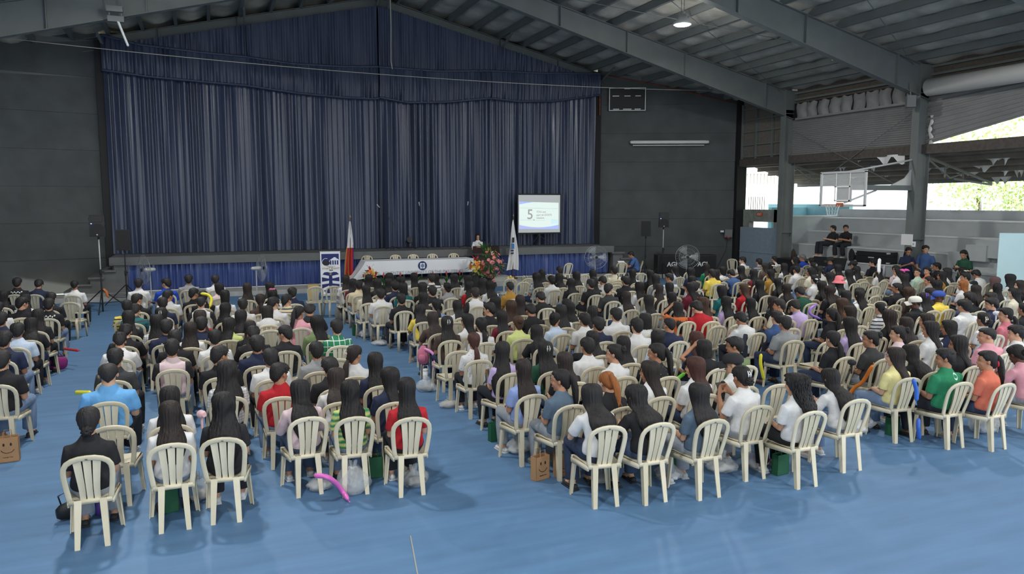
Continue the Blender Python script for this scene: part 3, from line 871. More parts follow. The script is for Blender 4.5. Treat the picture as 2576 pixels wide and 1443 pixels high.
# plywood box drum
t = thing('plywood_box', 'tan plywood box drum standing on the blue floor by the banner', 'box', (3.02, 24.85, 0), -.1)
MB().box(-.16, .16, -.15, .15, .0, .49).obj('body', m_ply, t)
MB().box(-.165, .165, -.165, -.15, .01, .485).obj('front_panel', m_ply, t)
MB().lathe([(0, 0), (.035, 0), (.035, .004)], (-.161, -.02, .28), 14, Matrix.Rotation(-PI / 2, 4, 'Y')).obj('sound_hole', m_black, t)
MB().tube([(.07 + .02 * math.cos(a), -.168, .27 + .025 * math.sin(a)) for a in np.linspace(.6, 5.6, 12)], [.004] * 12, 5).tube([(.1, -.168, .25), (.13, -.168, .29)], [.004] * 2, 5).obj('logo', m_ink, t)

# flags
def flag(name, label, loc, cols, rz, h, topw, botw, drop, finial, fold_seed):
    t = thing(name, label, 'flag', loc, rz, 'flags on stands')
    MB().lathe([(0, 0), (.2, 0), (.2, .04), (.09, .09), (.03, .12)], seg=20).obj('stand_base', m_wood, t, smooth=True)
    MB().tube([(0, 0, .1), (.03, 0, h)], [.017, .014], 8).obj('pole', m_wood, t)
    MB().lathe([(.0, .12), (.012, .08), (.028, .02), (.012, 0)], (.03, 0, h), 8).obj('finial', finial, t)
    g = np.random.default_rng(fold_seed); p = g.random(4) * 6
    objs = []
    for (u0, u1, v0, v1, mat) in cols:
        def fn(u, v):
            uu = u0 + (u1 - u0) * u; vv = v0 + (v1 - v0) * v
            w = topw + (botw - topw) * (vv ** .8)
            x = (uu - .5) * w + .04 * vv * math.sin(5 * vv + p[0])
            y = -.03 + .055 * math.sin(uu * 11 + p[1] + 2.5 * vv) * (.3 + vv) + .02 * math.sin(uu * 23 + p[2])
            z = h - .12 - drop * vv - .16 * abs(uu - .5) * (1 if vv > .8 else .2) * vv
            return (x, y, z)
        objs.append(MB().grid(fn, 14, 22).obj('flag_cloth', mat, t, smooth=True))
    return t
fw = material('flag_white', srgb(222, 222, 222), .7); fr = material('flag_red', srgb(176, 38, 44), .6); fb = material('flag_blue', srgb(48, 58, 140), .6); fg = material('gold_fringe', srgb(196, 156, 70), .6)
flag('flag', 'white, red and blue national flag with gold fringe beside the banner', (4.62, 27.1, .15),
     [(0, 1, 0, .48, fw), (0, .36, .48, 1.0, fr), (.36, .46, .45, 1.0, fg), (.46, .78, .48, 1, fr), (.78, 1, .42, 1, fb), (0.0, 1, .985, 1.03, fg), (-.05, .02, .45, 1.0, fg)], .15, 2.42, .05, .42, 1.95, material('brass', srgb(190, 140, 90), .35, metallic=.7), 3)
t = flag('flag', 'white flag with black and blue emblem behind the flower stand', (10.95, 27.3, .15), [(0, 1, 0, 1, fw)], .1, 2.42, .04, .5, 1.9, m_chrome, 5)
for (x0, z0, x1, z1, mat) in ((-.09, 1.62, .0, 1.42, m_rubber), (-.12, 1.38, .0, 1.18, material('emblem_blue', srgb(60, 120, 180), .6)), (-.15, 1.14, -.03, 1.08, m_rubber), (-.15, 1.04, -.03, .98, m_rubber)):
    MB().box(x0, x1, -.135, -.125, z1, z0).obj('emblem', mat, t)

# long table with the white cloth, platform chairs are placed with the other chairs
t = thing('table', 'long folding table under the white lettered cloth before the stage', 'table', (7.05, 26.95, .30))
MB().box(-1.95, 1.95, -.38, .38, .70, .74).obj('tabletop', m_ply, t)
for sx in (-1.6, 1.6):
    for sy in (-.3, .3): MB().tube([(sx, sy, .70), (sx, sy, .0)], [.018, .018], 8).obj('leg', m_rubber, t)
cl = MB()
cl.box(-2.02, 2.02, -.43, .43, .742, .75)
def cfront(u, v):
    x = -2.02 + 4.04 * u
    e = max(0.0, (.12 - u) / .12)
    return (x - e * .55 * v ** 1.2, -.43 - .03 * v - .02 * v * math.sin(u * 30) - .04 * e, .75 - .50 * v - e * v * .18)
cl.grid(cfront, 70, 8)
cl.grid(lambda u, v: (-2.02 - .55 * v ** 1.2 - .02 * math.sin(u * 12) * v, -.43 + .86 * u - .04 * (1 - u), .75 - .66 * v), 14, 8)
cl.grid(lambda u, v: (2.02 + .12 * v - .03 * math.sin(u * 14) * v, -.43 + .86 * u, .75 - .55 * v), 14, 8)
o = cl.obj('tablecloth', m_linen, None, smooth=False, loc=(7.05, 26.95, .30))
tag(o, 'white tablecloth with round navy seal and lettering draped over the long table', 'tablecloth')
M0 = wall_frame((.05, -.464, .54), (1, 0, 0))
def disk(r, d, mat, nm='seal'):
    link(nm, MB().prism([(r * math.cos(a), r * math.sin(a)) for a in np.linspace(0, 2 * PI, 33)[:-1]], d, d + .002, 'z').mesh(nm, mat), o).matrix_local = M0
disk(.165, .0, navy); disk(.10, .003, material('seal_grey', srgb(170, 190, 190), .7)); 
for k in range(4):
    a = PI / 4 + k * PI / 2
    link('seal', MB().box(-.035, .035, -.05, .05, .006, .008, Matrix.Translation((.075 * math.cos(a), .07 * math.sin(a), 0))).mesh('seal', m_linen), o).matrix_local = M0
disk(.062, .009, material('seal_blue', srgb(120, 150, 180), .7))
link('seal', MB().tube([(.05 * math.cos(a), .05 * math.sin(a), .013) for a in np.linspace(0, 2 * PI, 20)], [.004] * 20, 5).mesh('seal', material('seal_green', srgb(70, 110, 90), .7)), o).matrix_local = M0
me = text_mesh('lettering', 'ADVENTIST UNIVERSITY OF THE PHILIPPINES', .15, m_pale_ink)
link('lettering', me, o).matrix_local = wall_frame((.08, -.512, .315), (1, 0, 0))

# lectern with its speaker microphone
t = thing('lectern', 'dark wooden lectern with sloping top beside the white table', 'lectern', (9.75, 27.15, .15), -.12)
MB().box(-.38, .38, -.2, .22, .05, 1.02).obj('cabinet', m_dark_wood, t)
MB().box(-.45, .45, -.28, .28, .0, .06).obj('plinth', m_dark_wood, t)
b = MB().hexa([(-.55, -.34, 1.02), (.50, -.34, 1.02), (-.42, .26, 1.24), (.62, .26, 1.24), (-.55, -.34, 1.06), (.50, -.34, 1.06), (-.42, .26, 1.30), (.62, .26, 1.30)])
b.obj('sloping_top', m_dark_wood, t)
MB().hexa([(-.5, -.345, .98), (.45, -.345, .98), (-.38, -.2, 1.0), (.38, -.2, 1.0), (-.5, -.345, 1.06), (.45, -.345, 1.06), (-.38, -.2, 1.06), (.38, -.2, 1.06)]).obj('top_frame', m_dark_wood, t)
MB().prism([(.15, 1.0), (.27, 1.0), (.27, 1.1), (.21, 1.15), (.15, 1.1)], -.37, -.35).obj('emblem', material('pale_emblem', srgb(200, 180, 168), .6), t)
MB().tube([(.05, .1, 1.2), (.05, .1, 1.35), (.0, .14, 1.48), (-.05, .2, 1.52)], [.008] * 4, 6).tube([(-.05, .2, 1.52), (-.08, .24, 1.53)], [.018, .02], 8).obj('microphone', m_rubber, t)

# projector screen on its tripod, on the stage
t = thing('projector_screen', 'white projector screen with black border on the stage', 'screen', (12.85, 29.05, ST), -.06)
MB().box(-.98, .98, -.02, .02, .50, 2.18).obj('border', m_black, t)
slide = lambda nm, poly, mat, d: MB().prism(poly, -.022 - d, -.0215 - d).obj(nm, mat, t)
def scr(nm, c, e=.75): return material(nm, srgb(*c), .6, emit=e * .8)
slide('screen_sheet', [(-.93, .56), (.93, .56), (.93, 2.12), (-.93, 2.12)], scr('screen_grey', (186, 190, 190), .36), .002)
slide('slide', [(-.89, .72), (.86, .70), (.86, 1.80), (-.89, 1.84)], scr('slide_mint', (214, 228, 222), .75), .004)
sb = scr('slide_blue', (160, 176, 236), .8)
slide('slide_band', [(-.89, .72), (.86, .70), (.86, .88)] + [(x, .78 + .10 * ((x) / .86) ** 2) for x in np.linspace(.8, -.89, 14)], sb, .006)
slide('slide_band', [(-.89, 1.84), (-.25, 1.83), (-.55, 1.79), (-.89, 1.73)], sb, .006)
slide('slide_band', [(x, .80 + .11 * ((x) / .86) ** 2) for x in np.linspace(-.89, .1, 10)] + [(x, .775 + .10 * ((x) / .86) ** 2) for x in np.linspace(.1, -.89, 10)], scr('slide_gold', (224, 216, 190), .7), .008)
slide('slide_picture', [(.5, .92), (.84, .92), (.84, 1.1), (.5, 1.14)], scr('slide_pale_blue', (196, 222, 226), .75), .008)
for z, x1 in ((1.58, .84), (1.08, .25)): slide('slide_rule', [(-.87, z), (x1, z - .03), (x1, z - .02), (-.87, z + .01)], scr('slide_line%d' % int(z * 10), (170, 184, 180), .5), .008)
sg = scr('slide_text', (172, 168, 170), .5)
for body, size, x, z in (('5', .58, -.42, 1.30), ('.', .4, -.25, 1.19), ('YOU are', .115, -.14, 1.42), ("part of GOD'S", .115, -.14, 1.29), ('mission', .115, -.14, 1.17)):
    me = text_mesh('lettering', body, size, sg, bold=.006 if body == '5' else .003, align='CENTER' if len(body) == 1 else 'LEFT')
    link('lettering', me, t).matrix_local = wall_frame((x, -.033, z), (1, 0, 0))
MB().tube([(0, 0.02, .15), (0, .02, .55)], [.02, .02], 8).obj('post', m_rubber, t)
for a, s in ((PI * 1.2, .6), (-.3, .6), (PI * .55, .4)):
    MB().tube([(0, .02, .45), (s * math.cos(a), .02 + s * math.sin(a) * .6, .01)], [.014, .012], 6).obj('leg', m_rubber, t)

def mic_stand(label, x, y, h, tip):
    t = thing('microphone_stand', label, 'stand', (x, y, ST), 0, 'microphone stands')
    MB().tube([(0, 0, .05), (0, 0, h)], [.011, .011], 8).obj('pole', m_rubber, t)
    for k in range(3):
        a = .4 + k * 2 * PI / 3
        MB().tube([(0, 0, .12), (.33 * math.cos(a), .33 * math.sin(a), .01)], [.011, .009], 6).obj('leg', m_rubber, t)
    MB().tube([(-tip[0] * .15, 0, h - .1), (0, 0, h), tip], [.009] * 3, 6).obj('boom', m_rubber, t)
    d = Vector(tip) - Vector((0, 0, h)); d.normalize()
    MB().tube([tip, tuple(Vector(tip) + d * .14)], [.014, .022], 8).obj('microphone', m_alu, t)
mic_stand('boom microphone stand on the stage, first beside the national flag', 6.55, 28.75, 1.05, (-.5, 0, 1.62))
mic_stand('straight microphone stand on the stage behind the table', 7.7, 28.75, 1.2, (-.08, 0, 1.68))
mic_stand('microphone stand on the stage behind the lectern', 9.55, 28.8, 1.25, (.06, 0, 1.7))
t = thing('stage_light', 'small black lamp on the stage floor before the curtain', 'lamp', (7.25, 29.1, ST))
MB().tube([(0, 0, .3), (0, -.2, .36)], [.1, .12], 12, rounded=False).obj('housing', m_rubber, t)
MB().tube([(-.12, .0, .3), (-.12, 0, .02), (.12, 0, .02), (.12, 0, .3)], [.012] * 4, 6).obj('yoke', m_rubber, t)
t = tag(MB().tube([(6.9 + .5 * math.cos(a), 28.5 + .1 * math.sin(3 * a), ST + .012 + .1 * max(0, math.sin(a)) ) for a in np.linspace(.2, 3.0, 16)], [.012] * 16, 6).obj('cable', m_rubber), 'black cable loop lying on the stage behind the table', 'cable')

# plants and flower arrangements
def blades(t, n, h, spread, mat, seed, w=.03, base=(0, 0, 0), name='leaf'):
    g = random.Random(seed)
    for k in range(n):
        a = 2 * PI * k / n + g.uniform(-.3, .3); L = h * g.uniform(.75, 1.1); s = spread * g.uniform(.7, 1.2)
        c, q = math.cos(a), math.sin(a)
        def fn(u, v):
            r = s * u ** 1.4; z = L * u - .35 * L * u ** 3
            ww = w * math.sin(PI * min(.98, .15 + .85 * u)) * (v - .5) * 2
            return (base[0] + c * r - q * ww, base[1] + q * r + c * ww, base[2] + z + abs(v - .5) * w * .5)
        MB().grid(fn, 5, 2).obj(name, mat, t, smooth=True)
m_pot = material('dark_pot', srgb(52, 50, 46), .7)
m_bract = material('red_bract', srgb(196, 62, 66), .5)
for i, x in enumerate((5.6, 6.2, 6.8, 7.4, 7.9, 8.4)):
    t = thing('bromeliad_plant', ('potted bromeliad with red tip, %s along the white tablecloth from the flag' % ('first', 'second', 'third', 'fourth', 'fifth', 'sixth')[i]), 'plant', (x, 26.15, 0), i, 'bromeliads along the table')
    MB().lathe([(0, 0), (.07, 0), (.1, .2), (.105, .22), (.09, .22), (.08, .2), (0, .2)], seg=14).obj('pot', m_pot, t)
    blades(t, 10, .42, .24, m_leaf, i, .028, (0, 0, .2))
    MB().tube([(0, 0, .2), (0, 0, .52)], [.008, .008], 5).obj('stem', m_leaf, t)
    MB().tube([(0, 0, .50), (0, 0, .56), (.01, 0, .66)], [.018, .035, .01], 7).obj('flower', m_bract, t)
m_pinkf = material('pink_anthurium', srgb(220, 134, 136), .4); m_orangef = material('orange_petal', srgb(224, 128, 66), .5); m_yel = material('yellow_petal', srgb(226, 198, 96), .5)
m_leafy = material('olive_leaf', srgb(128, 134, 66), .55, noise=.2)
def blossom(t, p, d, r, mat, name='flower'):
    d = Vector(d).normalized(); M = d.to_track_quat('Z', 'Y').to_matrix().to_4x4(); M.translation = Vector(p)
    b = MB()
    n = 10
    V = [tuple(M @ Vector((0, 0, 0)))]
    for k in range(n):
        a = 2 * PI * k / n; q = r * (1 - .35 * abs(math.cos(a / 2)) ** 6 + .15 * (k == n // 2))
        V.append(tuple(M @ Vector((q * math.cos(a), q * math.sin(a), .25 * r))))
    b.add(V, [(0, 1 + k, 1 + (k + 1) % n) for k in range(n)])
    b.tube([tuple(M @ Vector((0, 0, .0))), tuple(M @ Vector((.2 * r, 0, .7 * r)))], [.1 * r, .06 * r], 5)
    b.obj(name, mat, t)
def arrangement(label, loc, R, zc, kinds, n, seed, leaves=40, stalk=True):
    t = thing('flower_arrangement', label, 'flowers', loc, 0)
    g = random.Random(seed)
    MB().lathe([(0, 0), (.14, 0), (.2, .3), (.22, zc - R * .8), (.1, zc - R * .8), (0, zc - R * .8)], seg=14).obj('pot', m_pot, t)
    for k in range(leaves):
        d = Vector((g.gauss(0, 1), g.gauss(0, 1) - .5, g.gauss(0, .9))).normalized()
        p = Vector((0, 0, zc)) + d * R * g.uniform(.45, .95)
        q = p + d * .22 + Vector((0, 0, -.04))
        sd = d.cross(Vector((0, 0, 1))).normalized() * .035
        MB().add([p, (p + q) / 2 + sd, q, (p + q) / 2 - sd, (p + q) / 2 + Vector((0, 0, .02))], [(0, 1, 4), (1, 2, 4), (2, 3, 4), (3, 0, 4)]).obj('leaf', m_leafy if k % 2 else m_leaf, t)
    for k in range(n):
        d = Vector((g.gauss(0, 1), -abs(g.gauss(0, 1)) - .2, g.gauss(0, .9))).normalized()
        p = Vector((0, 0, zc)) + d * R * g.uniform(.8, 1.05)
        blossom(t, p, d, g.uniform(.05, .085), kinds[k % len(kinds)])
    return t
t = arrangement('large pink anthurium arrangement before the lectern', (9.32, 25.6, .0), .52, .88, [m_pinkf, m_pinkf, m_pinkf, m_pinkf, m_pinkf, m_orangef], 52, 5, 150)
blades(t, 9, .62, .35, m_leaf, 8, .05, (-.1, .1, 1.25))
t = arrangement('orange and yellow flowers with broad green leaves beside the anthuriums', (8.74, 25.35, 0), .25, .85, [m_orangef, m_yel, m_orangef], 26, 6, 18)
blades(t, 5, -.55, .4, m_leaf, 9, .09, (0.05, -.05, .8), 'broad_leaf')
blades(t, 3, .45, .15, m_bract, 19, .03, (0, 0, .95), 'flower')
t = arrangement('low red and yellow flowers at the flag end of the table', (5.1, 26.0, 0), .22, .62, [m_yel, m_orangef, m_bract], 24, 7, 18)
blades(t, 4, .5, .14, m_bract, 21, .03, (0, 0, .65), 'flower')
t = arrangement('small pink anthuriums on the floor below the large arrangement', (9.15, 24.9, 0), .18, .3, [m_pinkf], 9, 11, 8)
m_daf = material('daffodil_yellow', srgb(230, 206, 90), .5)
for i, x in enumerate((9.95, 10.45, 10.9, 11.35)):
    t = thing('daffodil_pot', ('yellow and white daffodils in a floor pot, %s from the pink arrangement' % ('first', 'second', 'third', 'fourth')[i]), 'plant', (x, 25.0 - .1 * (i % 2), 0), i, 'daffodil pots')
    MB().lathe([(0, 0), (.08, 0), (.11, .16), (.09, .16), (0, .15)], seg=12).obj('pot', m_pot, t)
    blades(t, 7, .34, .16, m_leaf, 30 + i, .015, (0, 0, .14))
    g = random.Random(60 + i)
    for k in range(6):
        p = (g.uniform(-.16, .16), g.uniform(-.12, .12), .42 + g.uniform(-.06, .08))
        MB().tube([(0, 0, .15), p], [.004, .004], 4).obj('stem', m_leaf, t)
        blossom(t, p, (g.uniform(-.4, .4), -1, .5), .045, m_daf if k % 3 else m_white)

# wall fittings
t = thing('scoreboard', 'black scoreboard with white frame high on the black wall', 'scoreboard', (17.08, 29.2, 7.12), -SPR)
MB().box(-.76, .76, -.0, .08, 0, .92).obj('board', m_black, t)
for (x0, x1, z0, z1) in ((-.79, .79, -.03, .0), (-.79, .79, .92, .95), (-.79, -.76, 0, .92), (.76, .79, 0, .92)): MB().box(x0, x1, -.03, .08, z0, z1).obj('frame', m_white, t)
for x, z, w in ((-.5, .58, .14), (0, .58, .13), (.46, .58, .12), (0, .89, .13), (-.48, .02, .13), (0, .02, .18), (.45, .02, .13)): MB().box(x - w, x + w, -.02, .0, z, z + .035).obj('marker', m_white, t)
t = thing('screen_housing', 'long white roll-up screen housing mounted on the black wall', 'screen', (18.78, 28.45, 5.68), -SPR)
MB().tube([(-1.65, 0, .06), (1.65, 0, .06)], [.075, .075], 12).obj('tube', m_white, t, smooth=True)
MB().box(-1.58, 1.5, -.02, .02, -.09, -.06).obj('bottom_bar', m_white, t)
for s in (-1.6, 1.6): MB().box(s - .03, s + .03, -.05, .35, .0, .14).obj('bracket', m_steel, t)
t = thing('switch_box', 'grey switch box with red handle in the corner of the black wall', 'box', (21.2, 27.36, 1.6), -SPR)
MB().box(-.16, .16, -.1, .1, 0, .34).obj('case', m_steel, t)
MB().tube([(-.1, -.1, .05), (0, -.14, -.06), (.1, -.1, .05)], [.02] * 3, 6).obj('handle', m_red, t)
MB().box(-.34, -.2, -.06, .06, .22, .3).obj('lamp', m_white, t)
MB().tube([(0, 0, -.02), (-.1, -.1, -.6), (-.6, -.4, -1.5)], [.015] * 3, 6).obj('cable', m_rubber, t)
t = thing('wall_speaker', 'small dark speaker box hung on the second pillar', 'speaker', (20.9, 18.05, 6.12), .9)
MB().box(-.17, .17, -.13, .13, 0, .36).obj('cabinet', m_steel, t)
MB().box(-.15, .15, -.145, -.13, .03, .33).obj('grille', m_grille, t)
MB().tube([(0, 0, .36), (.0, .05, .75)], [.02, .02], 6).obj('bracket', m_steel, t)

# basketball hoop on its arm
t = thing('basketball_hoop', 'clear basketball backboard and rim on an arm from the second pillar', 'hoop', (18.4, 18.2, 0))
MB().box(-.012, .012, -.9, .9, 3.0, 4.05).obj('backboard', m_glass, t)
fr_ = MB()
for (y0, y1, z0, z1) in ((-.92, .92, 2.98, 3.04), (-.92, .92, 4.02, 4.08), (-.92, -.86, 3, 4.05), (.86, .92, 3, 4.05)): fr_.box(-.03, .03, y0, y1, z0, z1)
fr_.obj('board_frame', m_alu, t)
for (y0, y1, z0, z1) in ((-.31, .31, 3.58, 3.62), (-.31, .31, 3.15, 3.19), (-.31, -.27, 3.15, 3.62), (.27, .31, 3.15, 3.62), (-.31, -.29, 3.6, 4.05), (.24, .26, 3.6, 4.05)): MB().box(-.022, -.012, y0, y1, z0, z1).obj('board_line', m_white, t)
MB().box(.03, .12, -.26, .26, 3.12, 3.66).obj('mount_plate', m_corr, t)
MB().box(.1, 2.95, -.08, .08, 3.5, 3.66).obj('arm', m_steel, t)
MB().tube([(.1, 0, 3.1), (1.4, 0, 3.5)], [.03, .03], 6).tube([(.0, 0, 4.03), (2.95, 0, 4.5)], [.03, .03], 6).obj('brace', m_alu, t)
MB().hexa([(2.0, -.02, 3.66), (2.95, -.02, 3.66), (2.0, .02, 3.66), (2.95, .02, 3.66), (2.6, -.02, 3.9), (2.95, -.02, 4.25), (2.6, .02, 3.9), (2.95, .02, 4.25)]).obj('gusset', m_alu, t)
MB().tube([(-.38 + .225 * math.cos(a), .225 * math.sin(a), 3.05) for a in np.linspace(0, 2 * PI, 25)], [.01] * 25, 6, rounded=False).box(-.16, -.02, -.08, .08, 2.98, 3.1).obj('rim', material('orange_rim', srgb(176, 92, 60), .5), t)
nb = MB()
for k in range(12):
    a = 2 * PI * k / 12; a2 = a + .5
    for s in (1, -1):
        nb.tube([(-.38 + .22 * math.cos(a), .22 * math.sin(a), 3.04), (-.38 + .17 * math.cos(a + s * .4), .17 * math.sin(a + s * .4), 2.86), (-.38 + .14 * math.cos(a), .14 * math.sin(a), 2.68)], [.006] * 3, 4, rounded=False)
nb.obj('net', m_white, t)

# cyan boards at the side, equipment before the bleachers
t = thing('partition_board', 'pale cyan partition board standing at the bleacher end', 'board', (20.6, 13.6, 0), -.78)
MB().box(-.84, 1.3, -.03, .03, 0.05, 2.28).obj('board', m_cyan, t)
for s in (-.75, 1.2): MB().box(s - .03, s + .03, -.3, .3, 0, .06).obj('foot', m_steel, t)
t = thing('partition_board', 'taller cyan board behind the first board, topped by a black box', 'board', (21.6, 13.2, 0), -.78)
MB().box(-.55, 1.4, -.03, .03, 0.05, 2.62).obj('board', m_cyan, t)
for s in (-.2, 1.2): MB().box(s - .03, s + .03, -.3, .3, 0, .06).obj('foot', m_steel, t)
tag(MB().box(-.2, .5, -.12, .12, 0, .26).box(-.25, .55, -.15, .15, .22, .28).obj('black_box', m_rubber, None, loc=(21.45, 13.45, 2.62)), 'black box resting on top of the taller cyan board', 'box')
b = MB().box(0, .9, -1.85, 0, 0, .88).box(-.02, .92, -1.87, .02, .86, .92)
tag(b.obj('equipment_crate', m_rubber, None, loc=(20.95, 24.0, 0)), 'long black crate along the foot of the bleachers', 'crate')
def flight_case(label, loc, rz, w, d, h):
    t = thing('flight_case', label, 'case', loc, rz, 'flight cases')
    MB().box(-w / 2, w / 2, -d / 2, d / 2, 0, h * .62).obj('body', m_rubber, t)
    MB().box(-w / 2, w / 2, -d / 2, d / 2, h * .64, h).obj('lid', m_rubber, t)
    for sx in (-1, 1):
        for z in (.02, h - .06): MB().box(sx * w / 2 - .05, sx * w / 2 + .01 * sx + .05, -d / 2 - .01, -d / 2 + .06, z, z + .05).obj('corner', m_alu, t)
    MB().box(-.12, .12, -d / 2 - .015, -d / 2, h * .45, h * .55).obj('latch', m_alu, t)
    return t
flight_case('black flight case with metal corners on the lowest bleacher step', (22.2, 20.25, .95), -PI / 2 + .05, 1.35, .5, .42)
flight_case('black flight case standing on the floor under the larger case', (21.45, 19.5, 0), -PI / 2, 1.2, .6, .55)
t = thing('mixing_desk', 'open black mixing desk in its case before the seated boys', 'mixer', (20.66, 21.25, 0), -PI / 2 + .1)
MB().box(-.75, .75, -.3, .3, .66, .78).obj('tray', m_rubber, t)
MB().hexa([(-.75, .25, .78), (.75, .25, .78), (-.75, .3, .78), (.75, .3, .78), (-.72, .42, 1.12), (.72, .42, 1.12), (-.72, .46, 1.12), (.72, .46, 1.12)]).obj('lid', m_rubber, t)
for k in range(10): MB().box(-.6 + k * .13, -.57 + k * .13, -.2, .1, .78, .8).obj('fader', m_alu, t)
for sx in (-.65, .65):
    for sy in (-.22, .22): MB().tube([(sx, sy, .66), (sx, sy, 0)], [.018, .018], 6).obj('leg', m_rubber, t)
def backpack(label, loc, rz, col, s=1.0):
    t = thing('backpack', label, 'bag', loc, rz, 'bags on the floor and steps')
    b = MB().tube([(0, 0, .03 * s), (0, 0, .15 * s), (0, .02 * s, .32 * s), (0, .03 * s, .42 * s)], [(.15 * s, .1 * s), (.17 * s, .12 * s), (.15 * s, .1 * s), (.09 * s, .06 * s)], 14)
    o = b.obj('body', m_cloth, t, smooth=True); o.color = col
    o = MB().tube([(0, -.1 * s, .06 * s), (0, -.12 * s, .14 * s), (0, -.1 * s, .22 * s)], [(.1 * s, .04 * s), (.11 * s, .05 * s), (.09 * s, .03 * s)], 12).obj('pocket', m_cloth, t, smooth=True); o.color = col
    o = MB().tube([(-.04 * s, .02, .43 * s), (0, .02, .49 * s), (.04 * s, .02, .43 * s)], [.01 * s] * 3, 6).obj('handle', m_cloth, t); o.color = col
    return t
backpack('black backpack slumped on the lowest bleacher step by the boys', (22.2, 21.35, .95), 1.2, srgb(38, 40, 46), .95)
backpack('dark brown bag on the long black crate by the first pillar', (21.4, 23.5, .92), .5, srgb(62, 52, 44), .8)
backpack('dark red bag on the step behind the standing woman', (22.15, 18.6, .95), .3, srgb(96, 40, 44), .7)
t = thing('tumbler', 'tall white tumbler on the lowest bleacher step by the flight case', 'bottle', (21.45, 19.2, .55))
MB().lathe([(0, 0), (.045, 0), (.05, .36), (.04, .38), (0, .38)], seg=14).obj('body', material('lilac_white', srgb(206, 206, 222), .4), t, smooth=True)
MB().lathe([(.03, .38), (.035, .44), (0, .45)], seg=12).obj('lid', m_white, t)
t = thing('folding_table', 'small white-topped folding table before the mixing desk operator', 'table', (20.45, 19.95, 0), -.7)
MB().box(-.6, .6, -.25, .25, .70, .73).obj('tabletop', m_white, t)
for sx in (-.5, .5):
    for sy in (-.2, .2): MB().tube([(sx, sy, .7), (sx, sy, 0)], [.015, .015], 6).obj('leg', m_alu, t)
t = thing('notice', 'white notice sheet fixed on the second pillar', 'sign', (21.262, 18.20, 1.72), 0)
MB().box(-.005, .005, -.22, .22, 0, .36).obj('sheet', m_white, t)
t = thing('notice', 'small pale switch plate beside the notice on the pillar', 'sign', (21.256, 17.93, 1.68), 0)
MB().box(-.01, .01, -.07, .07, 0, .17).obj('plate', m_linen, t)
MB().box(-.018, -.01, -.03, .03, .05, .12).obj('rocker', m_alu, t)
# ------------------------------------------------------------------ people: body kits
def remesh(mb, name, voxel, faces, mat, smooth_it=3):
    me = mb.mesh('tmp', ())
    o = bpy.data.objects.new('tmp', me); COL.objects.link(o)
    r = o.modifiers.new('r', 'REMESH'); r.mode = 'VOXEL'; r.voxel_size = voxel
    s = o.modifiers.new('s', 'SMOOTH'); s.factor = .5; s.iterations = smooth_it
    dg = bpy.context.evaluated_depsgraph_get()
    n = len(o.evaluated_get(dg).data.polygons)
    d = o.modifiers.new('d', 'DECIMATE'); d.ratio = min(1.0, faces / max(1.0, n * 2.0))
    dg = bpy.context.evaluated_depsgraph_get()
    out = bpy.data.meshes.new_from_object(o.evaluated_get(dg))
    bpy.data.objects.remove(o); bpy.data.meshes.remove(me)
    out.name = name
    out.materials.clear(); out.materials.append(mat)
    out.polygons.foreach_set('use_smooth', [True] * len(out.polygons))
    return out

def V3(*a): return np.array(a, float)

def head_matrix(c, yaw, pitch):
    M = Matrix.Rotation(yaw, 4, 'Z') @ Matrix.Rotation(-pitch, 4, 'X')
    M.translation = Vector(c)
    return M

def add_head(mb, M, neck_base, sex):
    j = .93 if sex == 'f' else 1.0
    mb.ball((0, 0, 0), (1, 1, 1), M @ Matrix.Translation((0, -.008, .03)) @ Matrix.Diagonal((.073, .092, .088, 1)))
    mb.ball((0, 0, 0), (1, 1, 1), M @ Matrix.Translation((0, .022, -.035)) @ Matrix.Diagonal((.058 * j, .066, .082, 1)))
    mb.ball((0, 0, 0), (1, 1, 1), M @ Matrix.Translation((0, .055, -.095)) @ Matrix.Diagonal((.028 * j, .026, .022, 1)), 10, 6)
    mb.ball((0, 0, 0), (1, 1, 1), M @ Matrix.Translation((0, .062, .025)) @ Matrix.Diagonal((.052, .022, .022, 1)), 10, 6)
    q = lambda *p: tuple(M @ Vector(p))
    mb.tube([q(0, .082, .02), q(0, .098, -.02), q(0, .084, -.034)], [.010, .0145, .013], 8)
    mb.tube([q(-.018, .084, -.062), q(.018, .084, -.062)], [.009, .009], 8)
    for s in (-1, 1):
        mb.ball((0, 0, 0), (1, 1, 1), M @ Matrix.Translation((s * .076, -.006, -.005)) @ Matrix.Rotation(s * .25, 4, 'Z') @ Matrix.Diagonal((.010, .019, .032, 1)), 10, 7)
        mb.ball((0, 0, 0), (1, 1, 1), M @ Matrix.Translation((s * .034, .06, -.03)) @ Matrix.Diagonal((.02, .02, .022, 1)), 8, 6)
    r = .052 if sex == 'f' else .062
    mb.tube([tuple(neck_base + V3(0, -.005, -.05)), tuple(neck_base + V3(0, 0, .03)), q(0, -.022, -.06), q(0, -.01, -.01)], [r * 1.35, r * 1.02, r, r], 12)

def add_hand(mb, wrist, d, palm_n, side):
    """palm, four bent fingers and a thumb; d = hand direction, palm_n = where the palm faces"""
    d = d / np.linalg.norm(d); n = palm_n - np.dot(palm_n, d) * d; n /= np.linalg.norm(n)
    w = np.cross(d, n) * side
    mb.tube([wrist, wrist + d * .04, wrist + d * .085], [(.020, .026), (.017, .037), (.014, .038)], 10, ref=tuple(n))
    for k, (o, L) in enumerate(((-.029, .062), (-.010, .074), (.010, .07), (.028, .055))):
        a = wrist + d * .085 + w * o
        b1 = a + d * L * .45 + n * .008
        c1 = b1 + d * L * .25 + n * L * .32
        e1 = c1 + n * L * .28 - d * L * .05
        mb.tube([a - d * .02, a, b1, c1, e1], [.0105, .0098, .0092, .0085, .0075], 7)
    t0 = wrist + d * .03 - w * .026
    mb.tube([t0, t0 - w * .022 + d * .025 + n * .012, t0 - w * .02 + d * .055 + n * .028], [.0125, .011, .009], 7)

